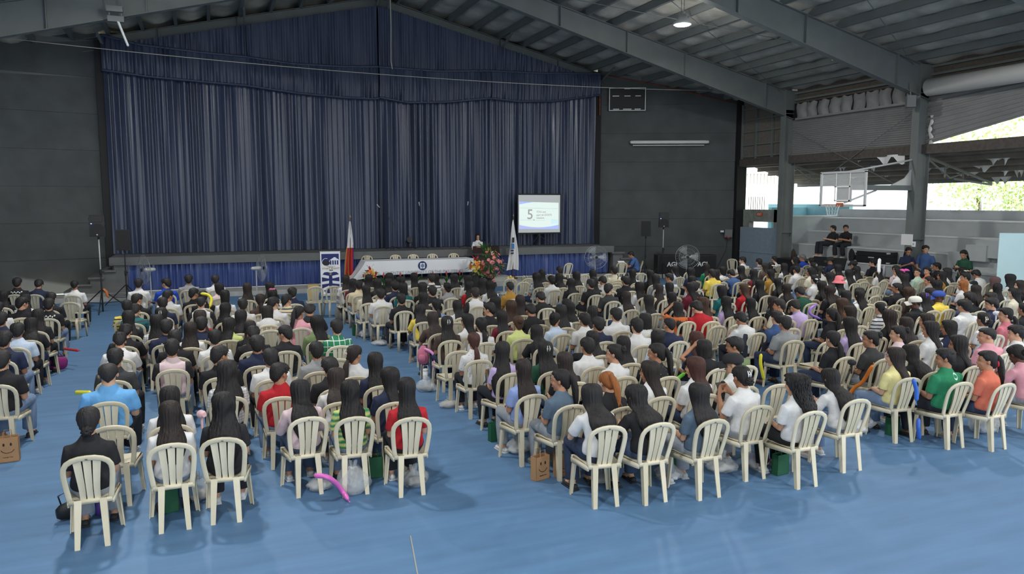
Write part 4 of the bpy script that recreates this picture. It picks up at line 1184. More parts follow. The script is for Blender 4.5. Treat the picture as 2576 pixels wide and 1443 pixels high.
POSES = {}
def kit(key, sex, pose):
    """meshes for one figure: (body, shirt, long-sleeved shirt, trousers) plus the head matrix; origin on the floor under the seat"""
    f = sex == 'f'
    stand = pose.startswith('S')
    sw = .158 if f else .188
    W = 1.0 if f else 1.12
    hz = 0.0
    if stand:
        P = V3(0, 0, .90); nb = V3(0, -.01, 1.37 if f else 1.42); P[2] = nb[2] - .47
    else:
        P = V3(0, -.06, .53); nb = V3(0, -.085, .935)
    yaw = pitch = 0.0
    hv = V3(0, .035, .165)
    if pose == 'D': nb = V3(0, .03, .905); pitch = .55; hv = V3(0, .085, .135)
    if pose in ('P', 'A'): nb = V3(0, -.04, .935); pitch = .25 if pose == 'P' else .15; hv = V3(0, .055, .155)
    if pose == 'L': yaw = .85; pitch = .08
    if pose == 'R': yaw = -.85; pitch = .12
    if pose == 'Q': yaw = 1.9
    if pose == 'Sphone': pitch = .4; hv = V3(0, .065, .15)
    if pose == 'Slook': yaw = .75; pitch = .1
    if pose == 'Slect': pitch = .12
    if pose == 'B': nb = V3(0, -.20, .925); yaw = -.4
    if pose == 'C': nb = V3(0, -.02, .965); yaw = .7
    if pose == 'T': nb = V3(0, .08, .95); pitch = .35; hv = V3(0, .075, .145)
    hc = nb + hv
    M = head_matrix(hc, yaw, pitch) @ Matrix.Scale(1.07, 4)
    body = MB(); shirt = MB(); long_ = MB(); tr = MB()
    sp = lambda t: P + (nb - P) * t + V3(0, -.035 * math.sin(PI * t) * (0.6 if pose not in ('D', 'T') else 1.3), 0)
    def torso(mb, e, top=True, base=0.0):
        R = [(0.0, .150, .115), (.15, .148, .112), (.35, .130, .102), (.55, .140, .105), (.75, .155, .108), (.90, .150, .092), (1.0, .085, .065)]
        pts = [tuple(sp(t)) for t, _, _ in R if t >= base]
        rad = [((a * W + e), (b_ * W * (1.0 if f else 1.04) + e)) for t, a, b_ in R if t >= base]
        if top: pts.append(tuple(sp(1.0) + V3(0, .005, .03))); rad.append((.060 + e * .6, .055 + e * .6))
        mb.tube(pts, rad, 18)
    torso(body, 0)
    add_head(body, M, nb, sex)
    # legs
    hip = lambda s: P + V3(s * .085 * W, .03, -.02)
    legs = {}
    for s in (-1, 1):
        if stand:
            kn = V3(s * .095, .02, P[2] * .53); an = V3(s * .10, -.02, .085)
        elif pose == 'B':
            kn = V3(s * .10 + .03, .42, .52); an = V3(s * .10, .44, .10)
        else:
            kn = V3(s * (.12 if f else .17), .38, .495); an = V3(s * (.12 if f else .15), .36 if s > 0 else .30, .085)
        legs[s] = (hip(s), kn, an)
        h, k_, a_ = legs[s]
        body.tube([h, (h + k_) / 2, k_, (k_ * .6 + a_ * .4), a_], [.085, .068, .052, .054, .036], 12)
        fd = V3(s * .12, 1, 0); fd /= np.linalg.norm(fd)
        body.tube([a_ + V3(0, -.03, -.035), a_ + fd * .05 + V3(0, 0, -.04), a_ + fd * .15 + V3(0, 0, -.055)], [(.032, .036), (.038, .034), (.036, .02)], 10)
        e = .016 if f else .024
        tr.tube([h, (h + k_) / 2, k_, (k_ * .6 + a_ * .4), a_ + V3(0, 0, .02)], [.092 + e, .074 + e, .060 + e, .058 + e * 1.3, .052 + e * 1.4], 14, rounded=False)
    tr.tube([tuple(P + V3(0, -.005, -.06)), tuple(P), tuple(sp(.16))], [(.165 * W, .125 * W), (.168 * W, .128 * W), (.152 * W, .116 * W)], 18)
    # arms
    for s in (-1, 1):
        S = nb + V3(s * sw, -.015, -.070)
        if pose in ('U', 'L', 'R', 'Q'):
            E = S + V3(s * .030, .055, -.245); Wr = V3(s * .10, .20, .625); hd = V3(-s * .5, .6, -.25); pn = V3(0, -.2, -1)
        elif pose == 'D':
            E = S + V3(s * .06, .13, -.22); Wr = V3(s * .075, .30, .68); hd = V3(-s * .45, .6, .25); pn = V3(-s * .3, -.6, .5)
        elif pose == 'T':
            E = S + V3(s * .05, .16, -.22); Wr = V3(s * .09, .42, .70); hd = V3(-s * .2, .9, .1); pn = V3(-s * .5, 0, -.6)
        elif pose == 'P':
            E = S + V3(s * .06, .09, -.235); Wr = V3(s * .085, .27, .84); hd = V3(-s * .4, .35, .6); pn = V3(-s * .4, -.8, .2)
        elif pose == 'A':
            if s < 0: E = S + V3(-.17, .14, .10); Wr = hc + V3(-.12, .06, .03); hd = V3(.35, -.25, .4); pn = V3(1, 0, -.2)
            else: E = S + V3(.055, .06, -.245); Wr = V3(.10, .20, .645); hd = V3(-.5, .6, -.25); pn = V3(0, -.2, -1)
        elif pose in ('Sphone', 'Slect'):
            E = S + V3(s * .06, .05, -.27); Wr = nb + V3(s * .075, .30, -.24); hd = V3(-s * .35, .7, .25); pn = V3(-s * .4, -.6, .5)
        elif pose == 'Slook':
            E = S + V3(s * .07, -.02, -.28); Wr = nb + V3(s * .15, .20, -.42); hd = V3(-s * .6, .5, -.2); pn = V3(-s * .3, -.5, -.4)
        elif pose == 'C':
            E = S + V3(s * .06, .10, -.23); Wr = V3(s * .03, .26, .72); hd = V3(-s * .9, .3, .0); pn = V3(0, -1, 0)
        else:
            E = S + V3(s * .09, .08, -.23); Wr = V3(s * .06, .20, .70); hd = V3(-s * .8, .4, .1); pn = V3(0, -.8, -.4)
        k_ = .9 if f else 1.08
        body.tube([tuple(nb + V3(s * sw * .45, -.01, -.045)), S, (S * .5 + E * .5), E, (E * .55 + Wr * .45), Wr], [.05 * k_, .052 * k_, .044 * k_, .036 * k_, .036 * k_, .025 * k_], 12)
        add_hand(body, Wr, hd, pn, s)
        c = nb + V3(s * sw * .3, -.01, -.04)
        U = S + (E - S) * .74
        e = .012
        shirt.tube([tuple(c), S + V3(0, 0, -.002), S + (E - S) * .35, U], [.056 * k_ + e, .055 * k_ + e, .054 * k_ + e, .054 * k_ + e * 1.2], 14, rounded=False)
        long_.tube([tuple(c), S + V3(0, 0, -.002), (S + E) / 2, E, (E + Wr) / 2, Wr - (Wr - E) * .08], [.058 * k_ + e, .055 * k_ + e, .052 * k_ + e, .046 * k_ + e, .042 * k_ + e, .036 * k_ + e], 14, rounded=False)
    for mb in (shirt, long_):
        torso(mb, .014, top=False, base=-.01)
        hem = sp(-.10) if stand else sp(-.02) + V3(0, -.01, 0)
        mb.tube([tuple(hem), tuple(sp(.2))], [(.165 * W + .014, .125 * W + .014), (.148 * W + .018, .112 * W + .02)], 18)
        mb.tube([tuple(sp(.9)), tuple(sp(1.0) + V3(0, .004, .012))], [(.135 * W, .088 * W), (.078 * W, .070 * W)], 16, rounded=False)
    hi = key in HI
    K = dict(body=remesh(body, 'person_body_' + key, .0075, 5200 if hi else 3600, m_skin),
             shirt=remesh(shirt, 'shirt_' + key, .010, 1800, m_shirt, 9),
             trousers=remesh(tr, 'trousers_' + key, .011, 1400, m_trouser, 4), M=M, legs=legs, hc=hc, P=P, nb=nb)
    if f or pose in ('Slook', 'U'): K['long'] = remesh(long_, 'long_shirt_' + key, .010, 2000, m_shirt, 4)
    else: K['long'] = K['shirt']
    POSES[key] = K
    return K
HI = {'fU', 'mU', 'fD'}

# ------------------------------------------------------------------ hair, in the head's own frame (origin between the ears, facing +y)
def hair_rings(levels, hairline, amp=.004, lobes=17, seed=0, n=40, rag=0.0, wob=0.0):
    """levels: (z, rx, ry, cy); hairline(angle from front) -> lowest z that still shows hair; below it the shell dips inside the head"""
    g = np.random.default_rng(seed)
    p = g.random(6) * 6.28
    V = []; F = []
    for li, (z, rx, ry, cy) in enumerate(levels):
        for k in range(n):
            a = -PI + 2 * PI * k / n
            r = 1 + amp / max(rx, .02) * (math.sin(lobes * a + p[0] + z * 9) + .6 * math.sin(lobes * 1.7 * a + p[1] - z * 14))
            if wob: r += wob * math.sin(z * 42 + p[2] + 3 * math.sin(2 * a + p[3]))
            x, y, zz = rx * r * math.sin(a), cy + ry * r * math.cos(a), z
            h = hairline(abs(a))
            if zz < h:
                q = min(1.0, (h - zz) / .022)
                s = 1 - .30 * q
                x, y = x * s, cy + (y - cy) * s
                if h - zz > .03: x *= .75; y = min(y, -.02) if y > 0 else y * .8
            if rag and li >= len(levels) - 2: zz += rag * (math.sin(9 * a + p[4]) + .7 * math.sin(21 * a + p[5])) * (1 if li == len(levels) - 1 else .5)
            V.append((x, y, zz))
    m = len(levels)
    for i in range(m - 1):
        for k in range(n):
            k2 = (k + 1) % n
            F.append((i * n + k, (i + 1) * n + k, (i + 1) * n + k2, i * n + k2))
    F.append(tuple(range(n - 1, -1, -1))); F.append(tuple((m - 1) * n + k for k in range(n)))
    return V, F
def lerp_line(pts):
    xs = [math.radians(p[0]) for p in pts]; ys = [p[1] for p in pts]
    return lambda a: float(np.interp(a, xs, ys))
TOP = [(.130, .012, .016, -.010), (.127, .038, .047, -.010), (.119, .059, .071, -.010), (.104, .076, .093, -.010), (.082, .087, .106, -.011), (.052, .093, .113, -.012), (.02, .094, .112, -.013)]
def scaled(levels, k): return [(z, rx * k, ry * k, cy) for z, rx, ry, cy in levels]
def thin(levels, d): return [(z - d * .8 * (z > .1), max(.008, rx - d), max(.01, ry - d), cy) for z, rx, ry, cy in levels]
SH_LINE = lerp_line([(0, .078), (40, .070), (58, .035), (72, .012), (84, .018), (92, .036), (100, .02), (112, -.012), (140, -.052), (180, -.062)])
LONG_LINE = lerp_line([(0, .082), (30, .078), (48, .03), (58, -.06), (68, -.3), (75, -1), (180, -1)])
TIED_LINE = lerp_line([(0, .085), (40, .078), (62, .03), (80, .012), (95, .0), (115, -.03), (145, -.075), (180, -.088)])
HAIRS = {}
def strands(mb, g, n, amp, r, top, ln, sh, freq, w=1.0):
    for j in range(n):
        a = g.uniform(1.25, 2 * PI - 1.25); ph_ = g.uniform(0, 6)
        z0 = g.uniform(top - .08, top); z1 = -.12 + (-.36 + g.uniform(-.06, .03)) * ln
        P_ = []
        for q in range(11):
            u = q / 10; z = z0 + (z1 - z0) * u
            k = min(1, max(0, (-.06 - z) / .18))
            rx = (.090 + .026 * math.sin(PI * min(1, max(0, (-.05 - z) / .42)))) * w; cy = -.012 - .140 * k + sh * k
            ry = (.108 * (1 - k) + .040 * k) * w
            x = rx * math.sin(a) + amp * math.sin(freq * u + ph_); y = cy + ry * math.cos(a) - .004 + amp * math.cos(freq * u + ph_)
            P_.append((x, y, z))
        mb.tube(P_, [r * .6] + [r] * 7 + [r * .8, r * .6, r * .25], 5, rounded=False)
def hair_mesh(kind, var=0, bowed=False):
    key = (kind, var, bowed)
    if key in HAIRS: return HAIRS[key]
    mb = MB(); mat = m_hair
    g = random.Random(sum(map(ord, kind)) * 17 + var * 5 + bowed)
    if kind in ('S', 'C'):
        k = 1.0 if kind == 'S' else 1.05
        lv = scaled(TOP, k) + [(-.015, .088 * k, .108 * k, -.014), (-.045, .083, .100, -.018), (-.07, .076, .088, -.024), (-.092, .066, .072, -.030)]
        mb.add(*hair_rings(lv, SH_LINE, .0035 if kind == 'S' else .006, 13 + 4 * var, 10 + var, wob=.018 if kind == 'C' else .006))
        for j in range(46 if kind == 'S' else 90):
            th = g.uniform(0, 1.15) ** .8; a = g.uniform(-PI, PI)
            d = Vector((math.sin(th) * math.sin(a), math.sin(th) * math.cos(a), math.cos(th)))
            p = Vector((d.x * .086, -.009 + d.y * .104, .03 + d.z * .098))
            if kind == 'C':
                mb.ball(tuple(p), (.017, .017, .013), None, 6, 4)
            else:
                q = p + Vector((.030 * math.sin(a + .7), .030 * math.cos(a + .7), -.012))
                mb.tube([tuple(p - d * .012), tuple(p + d * .002), tuple(q - d * .002)], [.012, .010, .006], 5)
        mat = m_hairs
    elif kind == 'F':
        lv = thin(TOP, .009) + [(-.015, .078, .097, -.014), (-.045, .074, .090, -.018), (-.07, .068, .08, -.022)]
        mb.add(*hair_rings(lv, lerp_line([(0, .085), (40, .078), (60, .05), (80, .03), (100, .02), (125, -.01), (180, -.05)]), .0015, 19, 3)); mat = m_hairs
    elif kind in ('L', 'W', 'R', 'X', 'K'):
        k = {'L': 1.0, 'K': 1.0, 'W': 1.06, 'R': 1.14, 'X': 1.05}[kind]
        wob = {'L': .010, 'K': .012, 'W': .05, 'R': .08, 'X': .02}[kind]
        sh = -.035 if bowed else 0.0
        ln = {0: 1.0, 1: .82, 2: 1.12}[var]
        lv = scaled(TOP, k) + [(-.015, .089 * k, .108 * k, -.014), (-.05, .086 * k, .100 * k, -.02), (-.085, .085 * k, .088 * k, -.03)]
        if kind == 'X':
            lv += [(-.115, .088, .078, -.038), (-.14, .083, .066, -.044), (-.155, .07, .05, -.046)]
            mb.add(*hair_rings(lv, LONG_LINE, .004, 19, 40 + var, rag=.006, wob=wob))
        else:
            lo = [(-.12, .092, .074, -.048 + sh), (-.16, .106, .064, -.075 + sh), (-.20, .119, .056, -.106 + sh), (-.25, .127, .050, -.134 + sh), (-.31, .125, .044, -.150 + sh * .6), (-.37, .112, .038, -.157), (-.42, .096, .031, -.162), (-.46, .074, .024, -.165), (-.475, .055, .016, -.165)]
            if bowed: lo = [(z, rx, ry * 1.05, c_) for (z, rx, ry, _), c_ in zip(lo, (-.09, -.155, -.195, -.220, -.232, -.236, -.238, -.24, -.24))]
            lo = [(-.12 + (z + .12) * ln * (.85 if bowed else 1), rx * (1.0 if kind in 'LK' else k * 1.03), ry * (1 if kind in 'LK' else k), cy) for z, rx, ry, cy in lo]
            mb.add(*hair_rings(lv + lo, LONG_LINE, .004 if kind in 'LK' else .007, 17 + 3 * var, 50 + var, rag=.022, wob=wob, n=56))
        if kind == 'R':
            strands(mb, g, 90, .013, .0085, .11, ln * .8, sh, 26, 1.14)
    elif kind in ('P', 'B'):
        lv = thin(TOP, .006) + [(-.015, .081, .100, -.014), (-.045, .077, .094, -.018), (-.07, .071, .084, -.024), (-.092, .062, .07, -.03)]
        mb.add(*hair_rings(lv, TIED_LINE, .0025, 23, 60 + var))
        if kind == 'P':
            zt = (-.035, .05, -.07)[var]
            mb.tube([(0, -.085, zt), (0, -.125, zt - .005), (.005, -.150, zt - .06), (.012, -.160, zt - .16), (0, -.162, zt - .27), (-.005, -.160, zt - .34)], [.020, .026, .038, .040, .030, .009], 12, rounded=True)
            for j in range(10): mb.tube([(g.uniform(-.03, .03), -.158, zt - .12), (g.uniform(-.04, .04), -.168, zt - .24), (g.uniform(-.03, .03), -.166, zt - .36)], [.008, .008, .003], 5)
        else:
            zt = (-.02, .055, -.05)[var]
            for j in range(7):
                a = j * 2 * PI / 7
                mb.tube([(.026 * math.cos(a), -.112, zt + .026 * math.sin(a)), (.034 * math.cos(a + .7), -.138, zt + .034 * math.sin(a + .7)), (.014 * math.cos(a + 1.4), -.150, zt + .014 * math.sin(a + 1.4))], [.019, .018, .012], 7)
            mb.ball((0, -.122, zt), (.036, .026, .036), None, 12, 8)
            mb.tube([(0, -.085, zt), (0, -.12, zt)], [.028, .03], 10)
    elif kind == 'H':
        lv = scaled(TOP, 1.12) + [(-.015, .10, .118, -.014), (-.06, .098, .112, -.02), (-.10, .098, .10, -.03), (-.15, .115, .10, -.05), (-.19, .155, .115, -.055), (-.23, .185, .13, -.055), (-.29, .19, .14, -.055), (-.34, .175, .14, -.055)]
        mb.add(*hair_rings(lv, lerp_line([(0, .075), (25, .06), (40, -.02), (44, -.09), (48, -.6), (180, -1)]), .003, 9, 70, wob=.012)); mat = m_cloth
    me = mb.mesh('hair_' + kind, mat, True)
    HAIRS[key] = me
    return me

# extras worn on the head
def cap_mesh():
    mb = MB()
    lv = scaled(TOP, 1.07)[:6] + [(.03, .096, .118, -.012), (.022, .095, .117, -.012)]
    V, F = hair_rings(lv, lambda a: -1, 0, 5, 1)
    mb.add(V, F)
    mb.grid(lambda u, v: ((u - .5) * .15 * (1 - .25 * v), .085 + .095 * v - .16 * (u - .5) ** 2, .045 - .022 * v - .25 * (u - .5) ** 2), 8, 5)
    mb.grid(lambda u, v: ((u - .5) * .15 * (1 - .25 * v), .085 + .095 * v - .16 * (u - .5) ** 2, .040 - .022 * v - .25 * (u - .5) ** 2), 8, 5)
    return mb.mesh('cap', m_cloth, True)
CAP = cap_mesh()
def bucket_mesh():
    mb = MB().lathe([(0, .155), (.05, .152), (.085, .13), (.1, .05), (.105, .04), (.15, -.005), (.152, -.01), (.10, .03), (.09, .03)], (0, -.01, 0), 22)
    return mb.mesh('bucket_hat', m_cloth, True)
BUCKET = bucket_mesh()
def bow_mesh():
    mb = MB()
    for s in (-1, 1): mb.tube([(0, 0, 0), (s * .03, -.004, .008), (s * .056, -.006, .004)], [(.010, .008), (.028, .013), (.034, .011)], 8)
    mb.ball((0, -.006, 0), (.012, .012, .012), None, 8, 6)
    for s in (-1, 1): mb.tube([(0, 0, -.005), (s * .025, -.004, -.07)], [(.009, .004), (.013, .003)], 6)
    return mb.mesh('hair_bow', m_cloth, True)
BOW = bow_mesh()
def clip_mesh():
    mb = MB()
    for s in (-1, 1):
        mb.tube([(s * .012, 0, .035), (s * .02, -.012, 0), (s * .012, 0, -.035)], [.006, .007, .006], 6)
    mb.tube([(-.014, -.006, 0), (.014, -.006, 0)], [.006, .006], 6)
    return mb.mesh('hair_clip', m_plain, True)
CLIP = clip_mesh()
def band_mesh():
    return MB().tube([(.03 * math.cos(a), 0, .03 * math.sin(a)) for a in np.linspace(0, 2 * PI, 13)], [.012] * 13, 7).mesh('hair_band', m_cloth, True)
BAND = band_mesh()
def glasses_mesh():
    mb = MB()
    for s in (-1, 1):
        mb.tube([(s * .032 + .021 * math.cos(a), .094, .012 + .018 * math.sin(a)) for a in np.linspace(0, 2 * PI, 15)], [.0022] * 15, 5)
        mb.tube([(s * .053, .09, .014), (s * .078, .05, .016), (s * .08, -.01, .01)], [.0022] * 3, 5)
    mb.tube([(-.011, .096, .014), (.011, .096, .014)], [.0022] * 2, 5)
    return mb.mesh('glasses', m_rubber, True)
GLASSES = glasses_mesh()
EYE = MB().ball((0, 0, 0), (.0085, .005, .005), None, 8, 6).mesh('eye', m_rubber, True)
m_brow = material('brow_hair', srgb(30, 26, 26), .8)
BROW = MB().tube([(-.017, 0, -.002), (0, .003, .003), (.017, 0, 0)], [.0022, .0035, .002], 5).mesh('eyebrow', m_brow, True)
m_lip = material('lips', srgb(150, 78, 72), .5)
MOUTH = MB().tube([(-.022, -.006, 0), (0, .0, -.002), (.022, -.006, 0)], [.003, .0055, .003], 6).mesh('mouth', m_lip, True)
def shoe_mesh():
    mb = MB().tube([(0, -.055, .035), (0, .0, .038), (0, .07, .034), (0, .15, .028)], [(.036, .034), (.040, .038), (.042, .030), (.036, .022)], 12)
    mb.box(-.04, .04, -.08, .17, 0, .014)
    return mb.mesh('shoe', m_shoe, True)
SHOE = shoe_mesh()
PHONE = MB().box(-.036, .036, -.004, .004, -.075, .075).mesh('phone', m_rubber)

COLS = {'wh': (222, 222, 222), 'bk': (44, 44, 47), 'nv': (46, 52, 76), 'gy': (146, 148, 150), 'ch': (64, 65, 66), 'rd': (182, 44, 52), 'mr': (112, 42, 56), 'pk': (222, 160, 172), 'lp': (226, 202, 206),
        'll': (192, 172, 216), 'pw': (146, 166, 216), 'bl': (74, 100, 148), 'rb': (42, 76, 176), 'sb': (110, 172, 226), 'lb': (190, 206, 226), 'sl': (92, 110, 128), 'gr': (48, 130, 92), 'dg': (44, 84, 66), 'tl': (40, 110, 112),
        'ol': (118, 138, 96), 'lm': (206, 216, 140), 'lg': (190, 214, 196), 'ye': (240, 214, 96), 'py': (232, 222, 158), 'mu': (172, 132, 62), 'or': (206, 108, 60), 'sa': (214, 118, 96), 'cr': (222, 214, 192), 'be': (214, 200, 168), 'br': (82, 68, 62), 'ro': (204, 120, 132)}
CNAME = {'wh': 'white', 'bk': 'black', 'nv': 'navy', 'gy': 'grey', 'ch': 'charcoal', 'rd': 'red', 'mr': 'maroon', 'pk': 'pink', 'lp': 'pale pink', 'll': 'lilac', 'pw': 'periwinkle', 'bl': 'steel blue', 'rb': 'royal blue', 'sb': 'sky blue', 'lb': 'pale blue',
         'sl': 'slate', 'gr': 'green', 'dg': 'dark green', 'tl': 'teal', 'ol': 'olive', 'lm': 'lime', 'lg': 'mint', 'ye': 'yellow', 'py': 'pale yellow', 'mu': 'mustard', 'or': 'orange', 'sa': 'salmon', 'cr': 'cream', 'be': 'beige', 'br': 'brown', 'ro': 'rose'}
HCOL = {'': (38, 36, 37), 'd': (48, 41, 39), 'b': (70, 52, 42), 'br': (78, 50, 44), 'r': (150, 92, 48), 'g': (120, 120, 120)}
PATS = {'st': pattern_material('striped_cloth', 'stripe', srgb(70, 74, 84), 14), 'pl': pattern_material('plaid_cloth', 'grid', srgb(222, 228, 222), 11), 'ck': pattern_material('checked_cloth', 'grid', srgb(130, 134, 142), 30),
        'fl': pattern_material('floral_cloth', 'dots', srgb(120, 130, 130), 34), 'rg': pattern_material('raglan_cloth', 'raglan', srgb(44, 44, 48), .165), 'jersey': pattern_material('jersey_cloth', 'wave', srgb(206, 214, 130), 5)}
TROU = [(70, 86, 112), (44, 46, 52), (120, 140, 168), (52, 62, 84), (40, 42, 44), (150, 156, 164), (46, 48, 52)]
SKIN = [(196, 148, 120), (184, 134, 104), (206, 162, 134), (170, 122, 94)]
DSKIN = (92, 62, 48)

def decal(person_mesh, poly_pts, name, mat, parent, z0=.86, x0=0.0):
    """flat print laid on the back of a shirt: (x, z) polygons projected onto the cloth"""
    bv = BVHTree.FromPolygons([v.co for v in person_mesh.vertices], [p.vertices for p in person_mesh.polygons])
    mb = MB()
    for poly in poly_pts:
        V = []
        for x, z in poly:
            hit = bv.ray_cast(Vector((x0 + x, -.6, z0 + z)), Vector((0, 1, 0)))
            if hit[0] is None: break
            V.append((hit[0].x, hit[0].y - .004, hit[0].z))
        if len(V) == len(poly): mb.add(V, [tuple(range(len(V)))])
    if mb.v: return mb.obj(name, mat, parent)

def dress(o, K, sex, hair, shirt, bits, rnd, depth=5, shoes=True, stand=False):
    """children of one figure: shirt, trousers, hair, shoes and what it wears"""
    hm = {'b': 'b', 'd': 'd', 'r': 'r', 'g': 'g'}
    hk = hair[-1]; hp = hair[:-1]
    if hk in 'bw' and hair[0] in 'NH': hk = hair[0]; hp = hair[1:]
    skin = DSKIN if 'dark' in bits else (SKIN[2] if 'fair' in bits else SKIN[rnd.randrange(4)])
    o.color = srgb(*skin)
    sc = shirt.split(':')
    long_ = 'cardigan' in bits or (sc[0] == 'ol')
    sh = link('shirt', K['long' if long_ else 'shirt'], o)
    sh.color = srgb(*COLS[sc[0]])
    if len(sc) > 1:
        sh.material_slots[0].link = 'OBJECT'; sh.material_slots[0].material = PATS[sc[1]]
    tr = link('trousers', K['trousers'], o)
    ti = [int(b_[1:]) for b_ in bits if b_[0] == 't' and b_[1:].isdigit()]
    tr.color = srgb(*TROU[ti[0] if ti else rnd.randrange(len(TROU))])
    M = K['M']
    bowed = M.to_euler().x < -.3
    def onhead(nm, me, dx=0, dy=0, dz=0, rx=0, rz=0, col=None, s=1.0):
        h = link(nm, me, o)
        h.matrix_local = M @ Matrix.Translation((dx, dy, dz)) @ Matrix.Rotation(rz, 4, 'Z') @ Matrix.Rotation(rx, 4, 'X') @ Matrix.Scale(s, 4)
        if col: h.color = srgb(*col)
        return h
    kind = {'N': 'F'}.get(hk, hk)
    var = rnd.randrange(3)
    for b_ in bits:
        if b_[0] == 'v' and b_[1:].isdigit(): var = int(b_[1:])
    hme = hair_mesh(kind, var, bowed)
    h = link('headscarf' if hk == 'H' else 'hair', hme, o)
    if kind in 'LWRKX' and not hk == 'H':
        e = M.to_euler()
        # long hair hangs down: it turns with the head but tilts only a little
        yaw = math.atan2(-M[0][1], M[1][1]) if not bowed else 0.0
        h.matrix_local = Matrix.Translation(M.translation) @ Matrix.Rotation(yaw * .75, 4, 'Z') @ Matrix.Rotation(-.16 if bowed else -.02, 4, 'X') @ Matrix.Diagonal((rnd.uniform(1.0, 1.12), 1.06, rnd.uniform(.98, 1.1), 1))
    else:
        h.matrix_local = M
    if hk == 'H': h.color = srgb(*((96, 74, 72) if 'b' in hair else (38, 38, 40)))
    else:
        c = HCOL.get(hp, HCOL['']); j = rnd.uniform(.9, 1.12)
        h.color = srgb(*[min(255, x * j) for x in c])
    if hk == 'N': onhead('cap', CAP, s=1.05, col={'b': (58, 84, 168), 'w': (226, 224, 214)}.get(hair[1:], (40, 41, 44)))
    if hk == 'K': onhead('hair_clip', CLIP, 0, -.112, .04, col=(206, 206, 206))
    if 'clip' in bits: onhead('hair_clip', CLIP, .01, -.118, .02, rz=.2, col=(220, 220, 220))
    if 'pinkclip' in bits: onhead('hair_band', BAND, 0, -.02, .12, rx=PI / 2, col=(226, 110, 150), s=1.6)
    if 'purpleclip' in bits: onhead('hair_clip', CLIP, -.04, -.1, .07, col=(110, 80, 190), s=1.3)
    if 'flower' in bits: onhead('hair_clip', CLIP, -.05, -.10, .02, col=(226, 214, 206), s=1.2)
    if 'whitebow' in bits: onhead('hair_bow', BOW, 0, -.118, .02, col=(222, 222, 216), s=1.25)
    if 'bow' in bits: onhead('hair_bow', BOW, 0, -.115, .05, col=(206, 190, 100))
    if 'pinkbow' in bits: onhead('hair_bow', BOW, .0, .0, .18, col=(226, 96, 170), s=1.9)
    if 'redband' in bits: onhead('hair_band', BAND, 0, -.118, -.035, col=(196, 50, 60))
    if 'pinkhat' in bits: onhead('bucket_hat', BUCKET, dz=.01, s=1.08, col=(236, 128, 136))
    if 'glasses' in bits: onhead('glasses', GLASSES)
    if 'collar' in bits or 'lanyard' in bits:
        n = K['nb']
        b = MB().tube([(n[0] + .072 * math.cos(a), n[1] + .006 + .066 * math.sin(a), n[2] + .022 + .012 * math.sin(a)) for a in np.linspace(0, 2 * PI, 20)], [.009] * 20, 6)
        c = b.obj('lanyard', m_cloth, o); c.color = srgb(190, 60, 50)
    if 'strap' in bits:
        q = [(-.11, -.235, .62), (-.02, -.235, .78), (.075, -.20, .95), (.10, -.09, 1.0), (.06, .03, .93)]
        c = MB().tube(q, [(.012, .004)] * 5, 6).obj('bag_strap', m_rubber, o)
    face = abs(math.atan2(-M[0][1], M[1][1])) > .5 or stand or 'face' in bits
    if face:
        for s in (-1, 1):
            onhead('eye', EYE, s * .031, .086, .010)
            onhead('eyebrow', BROW, s * .032, .088, .030)
        onhead('mouth', MOUTH, 0, .094, -.062)
    if shoes:
        col = rnd.choice([(222, 222, 220), (48, 48, 50), (206, 206, 206), (150, 150, 152)])
        for s in (-1, 1):
            a = K['legs'][s][2]
            q = link('shoe', SHOE, o, (a[0] + s * .004, a[1] + .0, 0.0), (0, 0, -s * .12))
            q.color = srgb(*col)
    return sh

